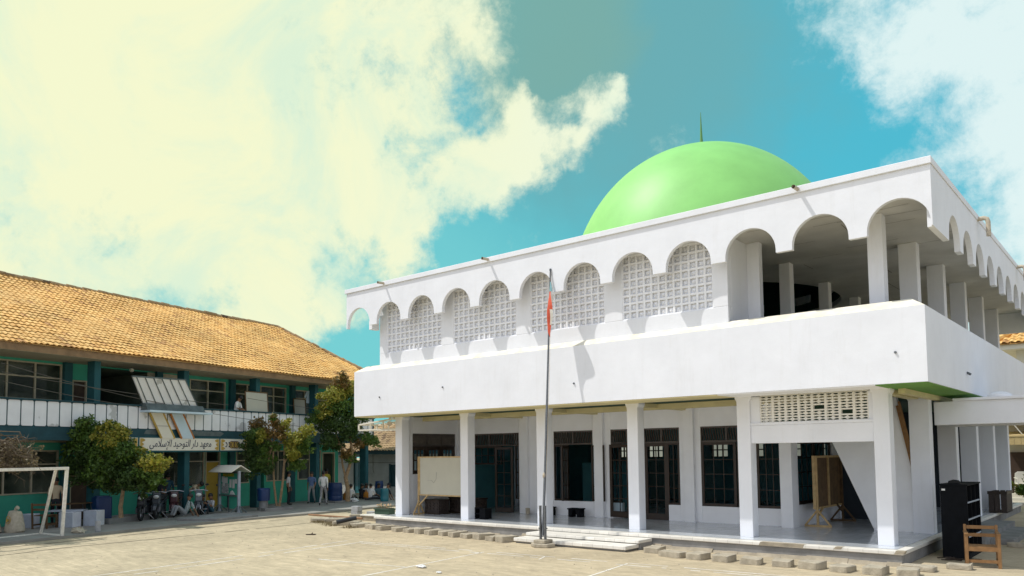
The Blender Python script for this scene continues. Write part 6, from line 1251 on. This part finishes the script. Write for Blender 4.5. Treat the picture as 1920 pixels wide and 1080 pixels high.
p = sch_pt(314, .55, .08); person('person in dark teal shirt standing at the school window, right of the bushy tree', p, TC(p)+R_(170), 'stand', 'teal', 'dark', 1.66)
p = sch_pt(300, .9, .08); person('dark clothed person standing half hidden behind the bushy tree crown', p, TC(p)-R_(30), 'stand', 'dark', 'dark', 1.6)
p = sch_pt(351, 1.0, .08); person('person in cream shirt bending forward beside the yellow door column', p, TC(p)+R_(70), 'bend', 'cream', 'teal', 1.62)
p = (-7.75, -3.55, .17); person('young man in green printed shirt sitting on the low concrete slab', p, TC(p)-R_(70), 'prop', 'print', 'jeans', 1.62)
p = sch_pt(379, 2.2, .08); person('dark shirted boy sitting behind the last motorcycle', p, TC(p)+R_(10), 'sit', 'dark', 'dark', 1.55, group='boys sitting by the notice case'); p = sch_pt(397, 2.4, .08); person('boy in pale grey shirt sitting at left end of the notice case', p, TC(p)-R_(50), 'sit', 'ltgrey', 'teal', 1.58, group='boys sitting by the notice case')
GS = 'boys sitting in a circle by the annex'
for x, y, rz, kd, s_, pn, lab in ((-12.1, 8.6, 10, 'cross', 'grey', 'dark', 'boy in grey shirt facing the court in the seated circle'), (-11.7, 7.2, 150, 'cross', 'white', 'dark', 'boy in white shirt sitting right behind the forked tree trunk'), (-11.5, 7.75, 130, 'cross', 'dark', 'dark', 'boy in dark shirt with his back turned in the seated circle'), (-11.05, 8.0, 160, 'cross', 'white', 'jeans', 'boy in white shirt sitting beside the orange cloth bag'), (-11.6, 9.0, 20, 'cross', 'teal', 'dark', 'boy in teal shirt at the back of the seated circle')):
    p = (x, y, .08); person(lab, p, TC(p)+R_(rz), kd, s_, pn, 1.58, GS)
p = (-10.1, 8.0, .08); person('person in dark clothes and cap lounging beside the blue green barrel', p, TC(p)-R_(75), 'lounge', 'dark', 'dark', 1.66, hat=True)
for x, y, lab in ((-11.45, 6.75, 'orange cloth bag at the foot of the forked tree'), (-11.25, 7.9, 'orange cloth bag between two seated boys')):
    b = MB(); b.sphere((0, 0, .22), .22, 10, sc=(.8, .6, 1)); b.v = [(q[0]*(1+.15*sin(q[2]*20)), q[1], max(0, q[2])) for q in b.v]; b.tube([(-.08, 0, .42), (0, 0, .52), (.08, 0, .42)], .015, 6); o = b.build('bag', mat('orange_cloth', (.42, .17, .02), .85, .2, 10), smooth=True); o.location = (x, y, .08); tag(o, lab, 'bag', 'orange bags')
b = MB(); b.sphere((0, 0, .05), .3, 10, sc=(1.1, .6, .35)); b.v = [(q[0]+random.gauss(0, .02), q[1]+random.gauss(0, .02), max(.0, q[2]+random.gauss(0, .02))) for q in b.v]; o = b.build('white_cloth', 'plastic_bag', smooth=True); o.location = (-10.65, 6.6, .09); tag(o, 'crumpled white cloth lying in front of the forked tree', 'cloth')
